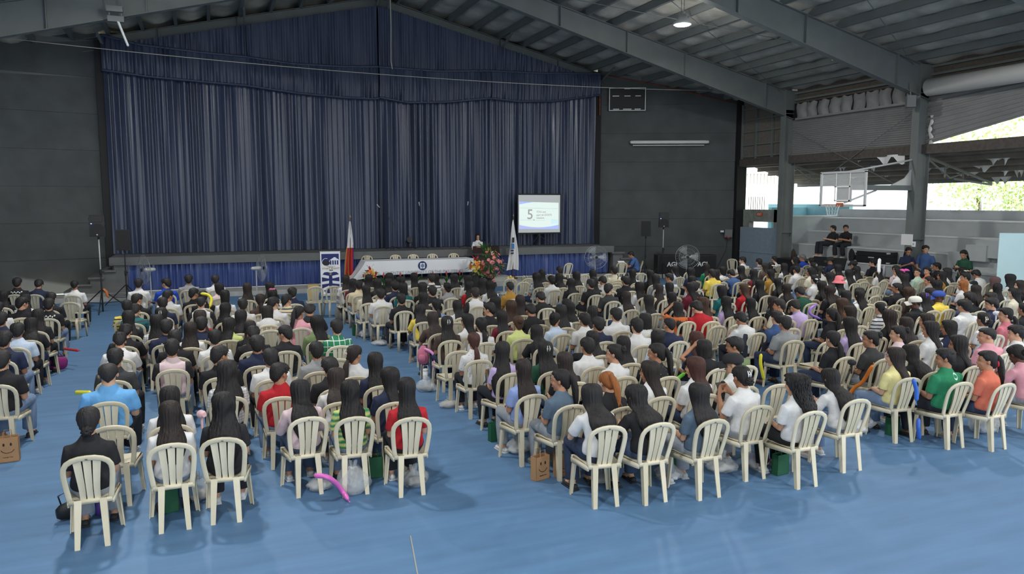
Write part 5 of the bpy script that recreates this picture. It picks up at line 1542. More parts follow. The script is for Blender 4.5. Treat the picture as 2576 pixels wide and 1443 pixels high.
# ------------------------------------------------------------------ the plastic side chair
def chair_parts():
    P = {}
    # back frame: flat-section arch from the seat corners up and over
    pts = []
    def bk(x, z): return (x, -.185 - .115 * ((z - .43) / .42) ** 1.1 if z > .43 else -.185, z)
    for x, z in [(-.158, .40), (-.170, .47), (-.183, .57), (-.191, .66), (-.193, .72), (-.186, .765), (-.163, .803), (-.122, .830), (-.063, .846), (0, .851)]: pts.append(bk(x, z))
    pts = pts + [(-x, y, z) for x, y, z in reversed(pts[:-1])]
    rad = [(.030, .017)] * len(pts)
    mb = MB()
    V = []; seg = 8
    n = len(pts)
    for i, p in enumerate(pts):
        t = np.array(pts[min(i + 1, n - 1)]) - np.array(pts[max(i - 1, 0)]); t /= np.linalg.norm(t)
        nrm = np.array((0, -.965, -.26)); nrm -= np.dot(nrm, t) * t; nrm /= np.linalg.norm(nrm)
        w = np.cross(t, nrm)
        wd, th = .023, .012
        for (a, b) in ((-1, -.7), (-1, .7), (-.7, 1), (.7, 1), (1, .7), (1, -.7), (.6, -1), (-.6, -1)):
            V.append(np.array(p) + w * wd * a + nrm * th * b)
    F = []
    for i in range(n - 1):
        for k in range(seg): F.append((i * seg + k, i * seg + (k + 1) % seg, (i + 1) * seg + (k + 1) % seg, (i + 1) * seg + k))
    F += [tuple(range(seg)), tuple((n - 1) * seg + k for k in range(seg))]
    mb.add(V, F)
    mb.hexa([(-.178, -.20, .395), (.178, -.20, .395), (-.178, -.165, .395), (.178, -.165, .395), (-.172, -.205, .437), (.172, -.205, .437), (-.172, -.17, .437), (.172, -.17, .437)])
    P['back_frame'] = mb.mesh('back_frame', m_chair, True)
    slats = []
    for sx in (-1, 0, 1):
        def fn(u, v, sx=sx):
            z = .43 + v * (.405 - .012 * abs(sx))
            xc = sx * (.058 + .030 * max(0, v - .25) ** 1.2); w = .0235 + .009 * v
            x, y, z = bk(xc + (u - .5) * 2 * w, z)
            return (x, y - .004 + .004 * (1 - (2 * u - 1) ** 2) - .012 * math.sin(PI * v), z)
        def fb(u, v, sx=sx):
            x, y, z = fn(u, v); return (x, y + .014, z)
        m = MB().grid(fn, 4, 8).grid(fb, 4, 8)
        P['slat%d' % (sx + 1)] = m.mesh('slat', m_chair, True)
    mb = MB()
    def seat(u, v):
        x = (u - .5) * 2 * (.178 + .030 * v); y = -.19 + .395 * v
        dip = .016 * math.cos(PI * (u - .5)) * math.sin(PI * min(1, v * 1.05))
        return (x, y, .435 - dip - .03 * max(0, v - .88) / .12)
    mb.grid(seat, 8, 8)
    mb.grid(lambda u, v: (seat(u, v)[0], seat(u, v)[1], seat(u, v)[2] - .014), 8, 8)
    for (p, q) in (((-.178, -.19), (-.208, .20)), ((.178, -.19), (.208, .20)), ((-.208, .20), (.208, .20))):
        a, b = Vector((p[0], p[1], .40)), Vector((q[0], q[1], .37))
        mb.hexa([a + Vector((-.008, -.008, -.02)), b + Vector((-.008, .008, -.02)), a + Vector((.008, -.008, -.02)), b + Vector((.008, .008, -.02)),
                 a + Vector((-.008, -.008, .034)), b + Vector((-.008, .008, .034)), a + Vector((.008, -.008, .034)), b + Vector((.008, .008, .034))])
    P['seat'] = mb.mesh('seat', m_chair, True)
    def leg(top, foot, ox, oy, w0, w1):
        """L-section leg"""
        V = []
        for c, w in ((top, w0), (foot, w1)):
            for (a, b) in ((0, 0), (1, 0), (1, .22), (.22, .22), (.22, 1), (0, 1)):
                V.append((c[0] + ox * a * w, c[1] + oy * b * w, c[2]))
        F = [(k, (k + 1) % 6, 6 + (k + 1) % 6, 6 + k) for k in range(6)] + [(0, 1, 2, 3, 4, 5), (6, 7, 8, 9, 10, 11)]
        return MB().add(V, F)
    for i, s in enumerate((-1, 1)):
        P['legr%d' % i] = leg((s * .130, -.205, .437), (s * .142, -.262, 0), -s, 1, .060, .044).mesh('leg', m_chair)
        P['legf%d' % i] = leg((s * .203, .200, .40), (s * .232, .205, 0), -s, -1, .056, .040).mesh('leg', m_chair)
    return P
CP = chair_parts()
PE_MARK = text_mesh('lettering', 'PE', .022, m_ink)
def joined(keys, nm):
    v = []; f = []
    for k in keys:
        me = CP[k]; n = len(v)
        v += [tuple(a.co) for a in me.vertices]; f += [tuple(i + n for i in p.vertices) for p in me.polygons]
    me = bpy.data.meshes.new(nm); me.from_pydata(v, [], f); me.materials.append(m_chair); me.polygons.foreach_set('use_smooth', [True] * len(f)); me.update()
    return me
CHAIR_FAR = {'seat': CP['seat'], 'backrest': joined(('back_frame', 'slat0', 'slat1', 'slat2'), 'backrest'), 'legs': joined(('legr0', 'legr1', 'legf0', 'legf1'), 'leg_set')}
CHAIR_ONE = joined(list(CP), 'plastic_chair')
def chair(x, y, rz, label, z=0.0, detail=2, group='cream plastic chairs'):
    if detail == 0:
        o = link('plastic_chair', CHAIR_ONE, None, (x, y, z), (0, 0, rz), label=label, category='chair', group=group)
        return o
    t = thing('plastic_chair', label, 'chair', (x, y, z), rz, group)
    if detail == 3: link('lettering', PE_MARK, t).matrix_local = wall_frame((0, -.318, .838), (1, 0, 0), (0, -.26, .96))
    link('seat', CP['seat'], t); link('back_frame', CP['back_frame'], t)
    for k in range(3): link('slat', CP['slat%d' % k], t)
    for k in ('legr0', 'legr1', 'legf0', 'legf1'): link('leg', CP[k], t)
    return t
SEATED = '''
-4.48 21.84 S bk U print
-4.03 21.66 S nv D
-3.14 21.16 F wh U
-4.22 19.20 L bk U
-3.60 18.15 K wh U
-3.17 18.35 S bk U
-3.00 17.08 S bk U print
-3.81 16.89 S wh U
-3.50 17.36 S bk R
-2.89 15.46 L bk U
-3.37 15.11 S nv U
-2.84 14.48 L bk D
-2.88 13.84 S lb U
-2.83 12.78 S nv U
-2.49 11.09 S bk U
-1.69 20.72 S wh U
-1.07 20.47 S rb L
-0.56 21.28 S gy U
0.08 21.02 C wh U
0.14 19.19 X lp L
0.24 17.20 X wh U
-0.39 18.21 S bk R
-0.19 17.48 S bk U
-0.89 17.76 S wh R
-1.46 17.38 S bk R
-1.56 16.36 S ye:st U
-1.39 15.77 S tl:st D
-0.93 16.43 S nv U
-0.88 15.02 K wh U
-0.22 16.32 F wh:rg U
-0.22 14.12 dL rd U
-0.89 13.86 L wh:ck U
-1.36 14.37 L bk U
-0.71 13.25 S nv U print
-0.35 12.83 dL wh U
-0.19 13.44 S nv U print
-1.32 13.31 S bk D
-1.30 12.26 S wh D
-1.16 9.74 F sb U big
-1.19 10.82 S ch U collar
-0.55 11.24 S lp:rg U
-0.54 12.11 S bk U
0.00 12.04 S wh U
0.06 10.51 S bk R
0.76 18.57 dL gy U
1.27 18.81 L bk U
1.22 17.30 W wh U pinkclip
0.22 15.33 L bk R
0.54 15.78 S wh U
0.90 16.18 dP br U
1.11 15.45 S wh R
1.42 16.07 S be:st R
1.66 17.51 S nv U
0.94 14.67 X wh D
0.45 13.87 L bk R
0.24 13.29 L lm R
0.54 12.79 L bk U
0.56 12.14 S bk D
0.55 11.04 S nv U
1.01 11.99 S bk L glasses
1.71 14.65 S bk D big
1.45 14.11 P pk R v1
1.57 12.68 L ol L
1.81 12.13 S gr:pl U
0.66 10.15 S wh U
0.70 9.20 S rd R
1.27 10.37 S gy U
1.30 9.37 C bk U
1.71 9.91 dP wh R flower
1.85 9.30 L nv U
1.85 8.48 L nv L glasses
0.12 9.43 W wh:ck U
1.30 8.71 dL wh D
0.85 8.23 L lp D cardigan
1.33 8.06 W gr:jersey U
1.89 7.82 L rd U
-1.10 7.71 B bk U v2 t5
-0.46 8.46 L wh U
-0.43 7.81 dL wh U v1 t2
0.06 7.82 W bk U
3.24 19.83 dL wh U
3.31 19.17 L mr U
3.34 18.54 S be U
3.91 20.17 L bk U
3.78 18.42 L bk U
3.24 17.05 L cr U
3.45 16.47 S wh U
4.14 18.81 L bk U
4.39 19.82 L bk U
4.09 17.92 C nv U
4.54 19.16 W gy U
4.14 17.28 X tl U
3.67 15.51 S bk U
5.03 19.72 L wh U
5.34 19.13 S wh:st U
5.62 19.65 L wh U
4.61 17.25 L bk U
4.63 16.52 S bk U
4.13 15.48 L bk U
5.21 17.25 B gy U
6.01 19.27 W wh U
6.21 18.69 W wh U
5.74 17.17 L rd U
6.24 17.63 L wh U
6.19 16.97 L wh U
5.37 15.68 dS wh:rg U
6.51 16.48 F mu U
4.09 14.30 P pw U
4.55 14.22 L wh D
3.70 13.94 W ye D
4.76 13.10 S bk L
5.23 14.04 L wh U
5.32 13.40 bL br U
5.76 14.01 dL wh U
6.63 14.80 S bk D
8.08 18.50 L gy:pl U
8.74 19.61 L bk U
8.24 17.88 B wh U
8.63 18.24 L bk U
9.55 20.14 S bk U
9.27 18.48 L wh U
8.38 17.01 L bk U
8.67 16.50 S bk U
9.00 16.96 L bk U
9.92 18.74 L gy U
3.59 12.62 dL br D
3.59 11.93 K br U
4.03 12.21 L wh L
4.05 11.55 P wh U strap
4.75 12.42 L mr U
4.74 11.62 bB lm U
5.56 12.85 S bk D
4.80 10.83 L bk D
5.50 11.80 B lb R
5.89 12.37 L wh U
6.30 12.87 L cr U
5.96 11.57 S wh U
3.50 10.30 brP wh:fl U
3.58 9.35 L ll R
4.16 9.24 K dg U
3.41 8.22 dL pw U
4.13 8.58 dL bk U
4.82 9.28 S wh U
3.62 7.64 P sl L v1 t5
4.16 7.35 rP bk D
4.88 8.63 B wh L
3.66 6.79 L wh D v1 t3
4.15 6.69 W bk D print
4.76 7.58 dL wh L
9.45 17.14 S wh D
8.49 15.29 S ch R
10.97 19.41 S cr U strap
9.90 16.94 S bk U big
11.09 18.55 L wh R
11.29 17.95 L bk U
10.93 17.11 L gy U
9.53 15.64 L wh U
9.73 15.07 dL be R
8.16 13.93 dL wh U
8.31 13.28 L gy U
10.16 15.31 L wh U
11.51 17.36 S lb L
13.14 19.51 L lb L glasses
12.92 18.39 W nv U
11.63 16.48 L wh U
10.69 15.07 S bk U
10.31 14.69 L mr L
14.39 19.65 dL gr U
13.01 17.49 S ye U
13.40 17.82 L bk R
14.26 18.68 X wh L
14.58 18.23 L bk U
17.14 21.35 S wh L
13.91 17.64 S bl D
14.06 17.03 L mr U
10.72 14.05 X tl U
11.51 14.27 bL rd L bow
9.10 13.63 L bk U
8.29 12.15 L or A
9.08 12.49 bW br U
8.75 12.05 S rd D big
9.53 12.35 L ll U
9.97 12.15 L gy:st U
6.52 13.43 L cr U
6.50 12.29 L bk R
6.64 11.68 S wh U
6.92 11.16 X wh U strap
5.86 10.90 S nv U
6.30 10.41 S wh U
6.95 10.47 F nv U
8.67 10.65 S wh D jacket
6.54 9.15 brL nv U
6.30 8.58 X bk A
5.25 9.94 L bk U
5.41 9.30 L wh U
6.05 9.40 X lb R
5.39 8.42 P bk:fl L
6.76 8.57 C ol L
6.00 7.63 N wh:rg L
5.34 7.49 brL wh L
4.75 6.59 L sl U
5.56 6.85 B wh P clip v2 t5
5.93 6.45 R wh L t4
6.78 6.65 L wh D
17.42 20.83 S gy:st U
16.15 19.03 dL br L
14.76 17.17 L mu L
18.88 21.76 F wh U
16.80 19.48 dL bk U whitebow
16.75 18.85 L wh U
18.87 20.71 L bk L
16.42 17.96 S wh U
19.98 21.55 gS rb L
19.26 20.34 L gy L
16.01 16.94 L cr L
17.70 18.58 K bk U
16.77 17.36 P wh R
14.79 15.50 P wh U whitebow
19.72 19.96 N nv L
15.43 15.61 L wh U
17.76 17.66 L bk U
16.74 16.24 L wh U
17.84 17.02 L wh U
19.49 18.73 N bk U
14.75 14.62 L wh U pinkhat
20.45 18.85 S bk L
18.38 16.72 L wh U
18.82 16.49 S lp Q glasses
18.45 16.09 L wh L
17.06 14.68 L bk U pinkbow
15.15 13.23 P bk L
14.41 12.27 bW br:fl U
12.44 14.84 L bk U
13.25 15.11 K bk U
12.53 14.02 dL bk U
12.46 13.34 S dg D
12.98 13.15 dL bk U
13.61 14.03 L bk U
13.47 13.42 S bk D
12.64 12.33 L wh U
13.50 12.78 L wh U
11.54 11.34 bW br U
13.11 12.42 L wh U
10.96 10.58 dL br L
9.62 9.28 L ll U
10.32 10.39 P bk U clip
8.50 8.52 P bk U
8.92 8.22 B ch L
11.85 10.71 B wh:st U clip
10.19 11.59 S cr L
10.48 12.10 dL bk U
10.66 11.51 S ll D
9.19 10.50 S bl U
8.79 9.85 S gy U
10.89 9.65 dW bk U
14.42 11.53 Nb ye L dark
13.27 11.14 Nw bk L dark
13.96 11.49 L gy U purpleclip
18.96 15.87 F lg Q
19.43 15.94 S sa Q
20.95 16.85 S bk L
17.34 14.17 B gy L
16.53 13.27 W bk U
14.85 12.09 dL bk U
19.43 15.30 L wh L
18.61 14.81 L mu L
18.69 14.18 S wh L
20.28 15.48 L wh U whitebow
17.12 13.04 rL wh L
20.22 14.83 S wh:rg D
16.54 12.27 dL bk U
18.77 13.41 Hb be U
19.38 13.44 H wh U
17.08 12.12 L wh R
18.12 12.32 dL bk L
16.54 11.35 L cr L
14.29 9.61 P bk U whitebow
14.76 11.08 C bk U
13.41 10.18 S wh U big
15.20 10.93 S nv L
14.28 10.25 C nv L
12.34 8.99 B wh U flower
12.99 9.06 P ro L
10.91 8.52 L nv L
9.67 8.40 B lp L
10.65 9.09 dL nv U
11.12 9.11 dL wh L
10.41 8.45 L wh L
9.66 7.40 L bk L
10.89 7.88 F pk L big
11.43 7.79 S wh L
8.27 7.21 dL py L t2
8.88 7.34 L bk D
8.65 6.79 S gr L tall t1
9.07 6.54 P sa L redband
10.03 6.65 B pk D dark
'''
EMPTY = [(-0.99, 8.61), (-2.99, 19.67), (3.04, 20.87), (2.57, 20.91), (8.20, 20.93), (8.19, 19.92), (8.74, 20.84), (4.68, 15.46), (4.24, 13.67), (6.04, 13.49), (4.83, 13.72), (10.67, 18.90), (10.22, 18.21), (11.36, 19.07), (10.79, 18.06), (12.75, 20.98), (11.61, 21.14), (10.85, 21.29), (14.49, 20.91), (8.51, 11.49), (8.98, 11.49), (18.56, 17.42), (17.26, 16.38), (16.59, 15.38), (14.81, 13.76), (17.99, 16.40), (12.85, 14.54), (9.61, 10.78), (13.96, 12.43), (13.20, 11.79), (17.01, 18.34), (12.93, 13.77), (10.30, 9.53), (9.20, 9.54), (3.42, 11.00), (4.24, 7.96), (6.46, 7.52), (14.15, 13.00), (12.88, 10.81), (14.31, 10.90), (17.60, 12.66), (1.65, 11.09), (0.93, 14.04), (0.39, 14.51), (15.29, 19.44)]
# ------------------------------------------------------------------ seat everyone
rows = []
for l in SEATED.strip().splitlines():
    t = l.split()
    rows.append(dict(x=float(t[0]), y=float(t[1]), hair=t[2], shirt=t[3], pose=t[4], bits=t[5:]))
PW = {'st': 'striped', 'pl': 'plaid', 'ck': 'checked', 'fl': 'dotted', 'rg': 'black-sleeved', 'jersey': 'patterned'}
def top_words(r):
    s = r['shirt'].split(':')
    return ((PW[s[1]] + ' ') if len(s) > 1 else '') + CNAME[s[0]] + ' top'
HW = [('pinkhat', 'and pink bucket hat'), ('pinkbow', 'with pink bow on head'), ('whitebow', 'with white hair bow'), ('bow', 'with yellow hair bow'), ('flower', 'with pale flower clip'), ('purpleclip', 'with purple hair clip'), ('pinkclip', 'with pink hair band'),
      ('clip', 'with white hair clip'), ('redband', 'with red hair tie'), ('glasses', 'and glasses'), ('cardigan', 'with long sleeves'), ('strap', 'with black bag strap'), ('jacket', 'before a hung jacket'), ('print', 'with printed back'), ('collar', 'with red lanyard')]
def worn(r):
    h = r['hair']
    if h[0] == 'H': return 'and brown headscarf' if 'b' in h else 'and black headscarf'
    if h[0] == 'N': return {'Nb': 'and blue cap', 'Nw': 'and white cap'}.get(h, 'and black cap')
    for k, w in HW:
        if k in r['bits']: return w
    if h[-1] == 'K': return 'with claw clip'
    return ''
PO = {'U': '', 'D': 'head bowed', 'L': 'turned sideways', 'R': 'turned towards the bleachers', 'A': 'arm raised', 'P': 'holding a phone', 'Q': 'looking back'}
for r in rows:
    r['base'] = ' '.join(x for x in ('person in', top_words(r), worn(r)) if x)
    r['desc'] = r['base'] + ((', ' + PO[r['pose']]) if PO[r['pose']] else '')
    r['short'] = ' '.join(x for x in (top_words(r), worn(r)) if x)
from collections import Counter
cb = Counter(r['base'] for r in rows); cd = Counter(r['desc'] for r in rows)
for r in rows: r['anchor'] = cb[r['base']] == 1
NUM = {1: 'one', 2: 'two', 3: 'three', 4: 'four', 5: 'five', 6: 'six'}
def relation(x, y, a):
    dx, dy = x - a['x'], y - a['y']
    nr, ns = round(dy / .80), round(dx / .56)
    if abs(nr) > 4 or abs(ns) > 4 or (nr == 0 and ns == 0): return None
    if ns == 0: return ('%s rows %s the ' % (NUM[abs(nr)], 'ahead of' if nr > 0 else 'behind') if abs(nr) > 1 else ('directly ahead of the ' if nr > 0 else 'directly behind the ')) + a['short']
    side = 'bleacher side' if ns > 0 else 'wall side'
    if nr == 0: return ('next seat' if abs(ns) == 1 else '%s seats' % NUM[abs(ns)]) + ' on the %s of the ' % side + a['short']
    if abs(nr) <= 2 and abs(ns) <= 2: return '%s %s, %s, of the ' % (('row', 'two rows')[abs(nr) - 1], 'ahead' if nr > 0 else 'behind', side) + a['short']
    return None
ANCH = [r for r in rows if r['anchor']]
USED = set()
import re as _re
def key_(s): return ' '.join(_re.findall(r'[a-z]+', s.lower()))
def nwords(s): return len(_re.findall(r"[A-Za-z'-]+", s))
def unique_label(head, x, y, me=None, most=15):
    for a in sorted(ANCH, key=lambda a: (a['x'] - x) ** 2 + (a['y'] - y) ** 2)[:70]:
        if a is me: continue
        rel = relation(x, y, a)
        if not rel: continue
        s = head + ', ' + rel
        if nwords(s) <= most and key_(s) not in USED:
            USED.add(key_(s)); return s
    return None
def row_no(y): return int(round((y - 6.6) / .8)) + 1
def block(x, y):
    return 'wall block' if x < -2.7 - .02 * (y - 15) and y > 9 else ('steps block' if x < 2.2 + .07 * (y - 7.5) - .1 else 'large block')
ORD = ['first', 'second', 'third', 'fourth', 'fifth', 'sixth', 'seventh', 'eighth', 'ninth', 'tenth', 'eleventh', 'twelfth', 'thirteenth', 'fourteenth', 'fifteenth', 'sixteenth', 'seventeenth', 'eighteenth', 'nineteenth', 'twentieth', 'twenty-first', 'twenty-second', 'twenty-third', 'twenty-fourth']
def fallback(head, x, y):
    k0 = sum(1 for q in rows if block(q['x'], q['y']) == block(x, y) and row_no(q['y']) == row_no(y) and q['x'] < x)
    for k in range(k0, k0 + 12):
        s = '%s, %s seat, %s row, %s' % (head, ORD[min(k, 23)], ORD[max(0, min(23, row_no(y) - 1))], block(x, y))
        if nwords(s) > 16: s = s.replace(' with claw clip', '').replace(' with printed back', '')
        if key_(s) not in USED: USED.add(key_(s)); return s
for r in rows:
    if r['anchor'] and key_(r['base'] + ' seated in the audience') not in USED:
        s = r['base'] + ', seated in the audience'
        r['label'] = s; USED.add(key_(s))
    else:
        r['label'] = unique_label(r['desc'], r['x'], r['y'], r) or unique_label(r['base'], r['x'], r['y'], r) or fallback(r['base'], r['x'], r['y'])
    c = None
    if r['anchor']: c = 'cream plastic chair under the ' + r['base']
    r['clabel'] = c or unique_label('plastic chair under ' + r['base'], r['x'], r['y'], r) or unique_label('plastic chair under ' + top_words(r), r['x'], r['y'], r) or fallback('plastic chair under person', r['x'], r['y'])

KITS = {}
def get_kit(sex, pose):
    k = sex + pose
    if k not in KITS: KITS[k] = kit(k, sex, pose)
    return KITS[k]
order = sorted(rows, key=lambda r: r['x'] * .371 + r['y'] * .928)
N_CHAIR = 0
far_v = []; far_f = []
rnd = random.Random(5)
for r in order:
    hk = r['hair'][-1]
    sex = 'm' if (hk in 'SFC' or r['hair'][0] == 'N') and not (r['hair'] == 'N' and r['shirt'].startswith('wh')) else 'f'
    if r['hair'] == 'Hb': sex = 'f'
    pose = r['pose']
    if sex == 'm' and pose in ('A', 'P'): pose = 'D'
    K = get_kit(sex, pose)
    depth = r['x'] * .371 + r['y'] * .928
    rz = math.radians(rnd.uniform(-5, 5))
    s = rnd.uniform(.97, 1.02)
    sx = s * (1.16 if 'big' in r['bits'] else rnd.uniform(.95, 1.03))
    o = link('person', K['body'], None, (r['x'], r['y'], 0), (0, 0, rz), (sx, sx if 'big' in r['bits'] else s, s * (1.04 if 'tall' in r['bits'] else 1)), label=r['label'], category='person', group='seated audience')
    sh = dress(o, K, sex, r['hair'], r['shirt'], r['bits'], rnd, depth, shoes=depth < 14.5)
    r['obj'] = o
    if 'print' in r['bits']:
        g = random.Random(int(r['x'] * 100) & 255)
        if r['shirt'].startswith('nv'):
            decal(K['shirt'], [[(-.07, z), (.07 - .03 * (k % 2), z), (.07 - .03 * (k % 2), z + .012), (-.07, z + .012)] for k, z in enumerate((0, -.022, -.044, -.066, -.088))], 'shirt_print', m_white_ink, o, .86)
        else:
            decal(K['shirt'], [[(q * .036 + .015 * math.cos(a), .02 * (q % 2) + .016 * math.sin(a)) for a in np.linspace(0, 2 * PI, 8)[:-1]] for q in range(-3, 4)], 'shirt_print', m_white_ink, o, .88)
    if 'jacket' in r['bits']:
        for sgn in (-1, 1):
            c = MB().tube([(sgn * .2, -.25, .84), (sgn * .23, -.27, .66), (sgn * .2, -.26, .46)], [(.05, .02), (.07, .035), (.05, .02)], 8).obj('hung_jacket', m_cloth, o); c.color = srgb(50, 54, 66)
    N_CHAIR += 1
    back = .085 if 'big' in r['bits'] else .035
    cz_ = rz + math.radians(rnd.uniform(-4, 2))
    if N_CHAIR <= 244:
        chair(r['x'], r['y'] - back, cz_, r['clabel'], 0, 3 if depth < 8.6 else (2 if depth < 15.5 else 0))
    else:
        Mx = Matrix.Translation((r['x'], r['y'] - back, 0)) @ Matrix.Rotation(cz_, 4, 'Z')
        n0 = len(far_v)
        far_v += [tuple(Mx @ v.co) for v in CHAIR_ONE.vertices]
        far_f += [tuple(i + n0 for i in p.vertices) for p in CHAIR_ONE.polygons]
# print on the green top
for r in rows:
    if r['shirt'] == 'gr' and 'tall' in r['bits']:
        circ = [[(.03 + .035 * math.cos(a), .045 * math.sin(a)) for a in np.linspace(0, 2 * PI, 16)[:-1]]]
        decal(get_kit('m', 'L')['shirt'], circ, 'shirt_print', material('pale_green_ink', srgb(190, 220, 206), .7), r['obj'], .90)
for (x, y) in EMPTY:
    lab = unique_label('empty cream plastic chair', x, y) or fallback('empty plastic chair', x, y)
    chair(x, y, math.radians(rnd.uniform(-6, 4)), lab, 0, 2 if x * .371 + y * .928 < 15.5 else 0)
me = bpy.data.meshes.new('plastic_chairs'); me.from_pydata(far_v, [], far_f); me.materials.append(m_chair)
me.polygons.foreach_set('use_smooth', [True] * len(far_f)); me.update()
o = link('plastic_chair_rows', me, None, label='cream plastic chairs of the farthest rows, nearly hidden behind the audience', category='chairs')
o['kind'] = 'stuff'
# chairs on the platform behind the table, and loose ones before the stage
for i, (x, lab) in enumerate(((5.35, 'cream chair behind the white table, nearest the national flag'), (6.42, 'cream chair behind the white table, second from the national flag'), (7.1, 'cream chair behind the middle of the white table by the seal'),
                              (7.85, 'cream chair behind the white table, second from the lectern'), (8.7, 'cream chair behind the white table, nearest the lectern'))):
    chair(x, 27.55, PI, lab, .30, 0, 'chairs behind the long table')
for (x, y, rz, lab) in ((12.35, 25.6, .25, 'cream plastic chair alone before the blue skirt near the flag'), (14.55, 25.2, -.3, 'yellowish plastic chair before the fan, seat facing the stage'), (15.25, 25.3, 1.1, 'grey plastic chair turned sideways under the person with papers'),
                        (19.7, 25.0, -.9, 'cream plastic chair tilted away beside the corner doorway')):
    chair(x, y, rz, lab, 0, 0, 'loose chairs before the stage')

def figure(key, sex, pose, loc, rz, hair, shirt, bits, label, stand=False, scale=1.0, trousers=None, seed=1):
    K = get_kit(sex, pose)
    o = link('person', K['body'], None, loc, (0, 0, rz), (scale,) * 3, label=label, category='person')
    dress(o, K, sex, hair, shirt, bits, random.Random(seed), 5, True, stand)
    if trousers:
        for c in o.children:
            if c.name.startswith('trousers'): c.color = srgb(*trousers)
    return o
figure('a', 'f', 'Slect', (9.62, 27.62, .30), PI - .25, 'X', 'wh', ['glasses', 'face', 'fair'], 'person in white top and glasses speaking behind the lectern', True, .97, (46, 48, 56), 3)
figure('b', 'f', 'Sphone', (20.8, 17.75, 0), PI - .5, 'P', 'nv', ['face'], 'standing person in navy dress looking at a phone before the bleachers', True, 1.02, (40, 44, 60), 4)
figure('c', 'm', 'Slook', (21.2, 17.42, 0), PI * .62, 'S', 'bl', ['face'], 'standing person in steel blue shirt behind the one in navy dress', True, 1.02, (50, 52, 60), 5)
figure('d', 'f', 'Sphone', (20.9, 15.85, 0), PI * .55, 'P', 'dg', ['face'], 'standing person in dark green top holding a phone by the bleachers', True, 1.03, (40, 42, 46), 6)
figure('e', 'm', 'B', (22.62, 22.95, 1.0), PI / 2 - .1, 'S', 'bk', ['face'], 'person in black leaning back on the bleacher step, hands together', False, 1.0, (48, 50, 56), 7)
figure('f', 'm', 'C', (22.66, 22.15, 1.0), PI / 2 + .1, 'S', 'bk', ['face'], 'person in black with folded arms sitting second on the bleacher step', False, 1.0, (44, 46, 50), 8)
figure('g', 'm', 'T', (15.25, 25.3, 0), 1.15, 'S', 'bl', [], 'person in steel blue shirt reading papers before the stage end', False, 1.0, (50, 56, 80), 9)
tag(MB().box(-.14, .14, -.003, .003, -.1, .1, Matrix.Rotation(-.9, 4, 'X')).obj('paper', m_linen, None, loc=(14.78, 25.5, .80)), 'white paper sheet held by the reading person before the stage', 'paper')
PHN = [(20.62, 17.42, 1.16, .3, 'black phone held by the standing person in navy dress'), (20.55, 15.85, 1.18, 1.2, 'phone held by the standing person in dark green top')]
for (x, y, z, rz, lab) in PHN:
    tag(link('phone', PHONE, None, (x, y, z), (-.7, 0, rz)), lab, 'phone')

# ------------------------------------------------------------------ balloons, bags and small things on the floor
def balloon(pts, col, label, r=.026):
    P = [Vector(p) for p in pts]
    Q = []
    n = 14
    for i in range(n + 1):
        t = i / n * (len(P) - 1); k = min(int(t), len(P) - 2); f = t - k
        p0, p1, p2, p3 = P[max(k - 1, 0)], P[k], P[k + 1], P[min(k + 2, len(P) - 1)]
        Q.append(.5 * ((2 * p1) + (p2 - p0) * f + (2 * p0 - 5 * p1 + 4 * p2 - p3) * f * f + (3 * p1 - p0 - 3 * p2 + p3) * f ** 3))
    c = P[0]
    b = MB().tube([q - c for q in Q], [r * (.75 if i in (0, n) else 1) for i in range(n + 1)], 12)
    t = thing('long_balloon', label, 'balloon', c, 0, 'long modelling balloons')
    o = b.obj('skin', m_balloon, t, smooth=True); o.color = srgb(*col)
    e = Q[-1] - c; d = (Q[-1] - Q[-2]).normalized()
    o = MB().tube([e + d * .01, e + d * .04, e + d * .06], [.006, .004, .009], 7).obj('knot', m_balloon, t); o.color = srgb(*col)
balloon([(-1.66, 10.74, .70), (-1.48, 10.57, .72)], (226, 220, 60), 'short yellow balloon end beside the sky blue top')
balloon([(-.22, 17.0, 1.20), (-.10, 16.95, 1.18), (-.03, 16.85, 1.10), (-.06, 16.75, .96)], (232, 220, 60), 'yellow balloon arching over the block beside the steps', .03)
balloon([(-2.67, 16.30, .33), (-2.40, 16.01, .33)], (196, 50, 64), 'red balloon poking into the aisle by the wall block')
balloon([(.89, 7.57, .35), (1.00, 7.54, .33), (1.11, 7.66, .20), (1.18, 7.72, .08), (1.21, 7.62, .04)], (222, 110, 190), 'pink balloon resting under the chairs of the rear row')
balloon([(3.34, 12.38, .60), (3.40, 12.20, .58), (3.44, 12.10, .50), (3.40, 12.01, .36)], (230, 150, 210), 'light pink balloon hanging beside the aisle chair')
balloon([(11.62, 12.05, 1.0), (11.44, 12.02, .92), (11.40, 11.98, .82), (11.62, 11.95, .72)], (150, 110, 200), 'purple balloon curving up beside the dark green top')
balloon([(8.27, 7.99, .25), (8.34, 7.86, .5), (8.36, 7.75, .6), (8.36, 7.60, .86)], (230, 126, 40), 'long orange balloon leaning across the pale yellow top')
balloon([(7.98, 6.62, .92), (8.04, 6.62, .78), (8.05, 6.62, .66)], (62, 112, 206), 'blue balloon upright in the hands of the green top')
balloon([(8.13, 6.64, .40), (8.11, 6.62, .30), (8.15, 6.63, .16)], (52, 96, 190), 'blue balloon hanging below the green top\'s lap')
balloon([(17.12, 15.5, 1.55), (17.0, 15.4, 1.38), (16.9, 15.3, 1.22)], (232, 232, 232), 'white balloon held upright in the far bleacher-side rows', .045)
balloon([(5.99, 8.78, .62), (6.11, 8.76, .70)], (120, 220, 70), 'lime green balloon tip in the middle of the large block')
balloon([(8.03, 9.45, .70), (8.03, 9.45, .55), (8.12, 9.47, .30)], (234, 220, 50), 'yellow balloon standing beside a grey top in the large block')
balloon([(5.75, 6.95, .10), (5.95, 7.0, .06), (6.15, 6.85, .05)], (150, 110, 200), 'purple balloon lying under the rear row near the green paper bag')

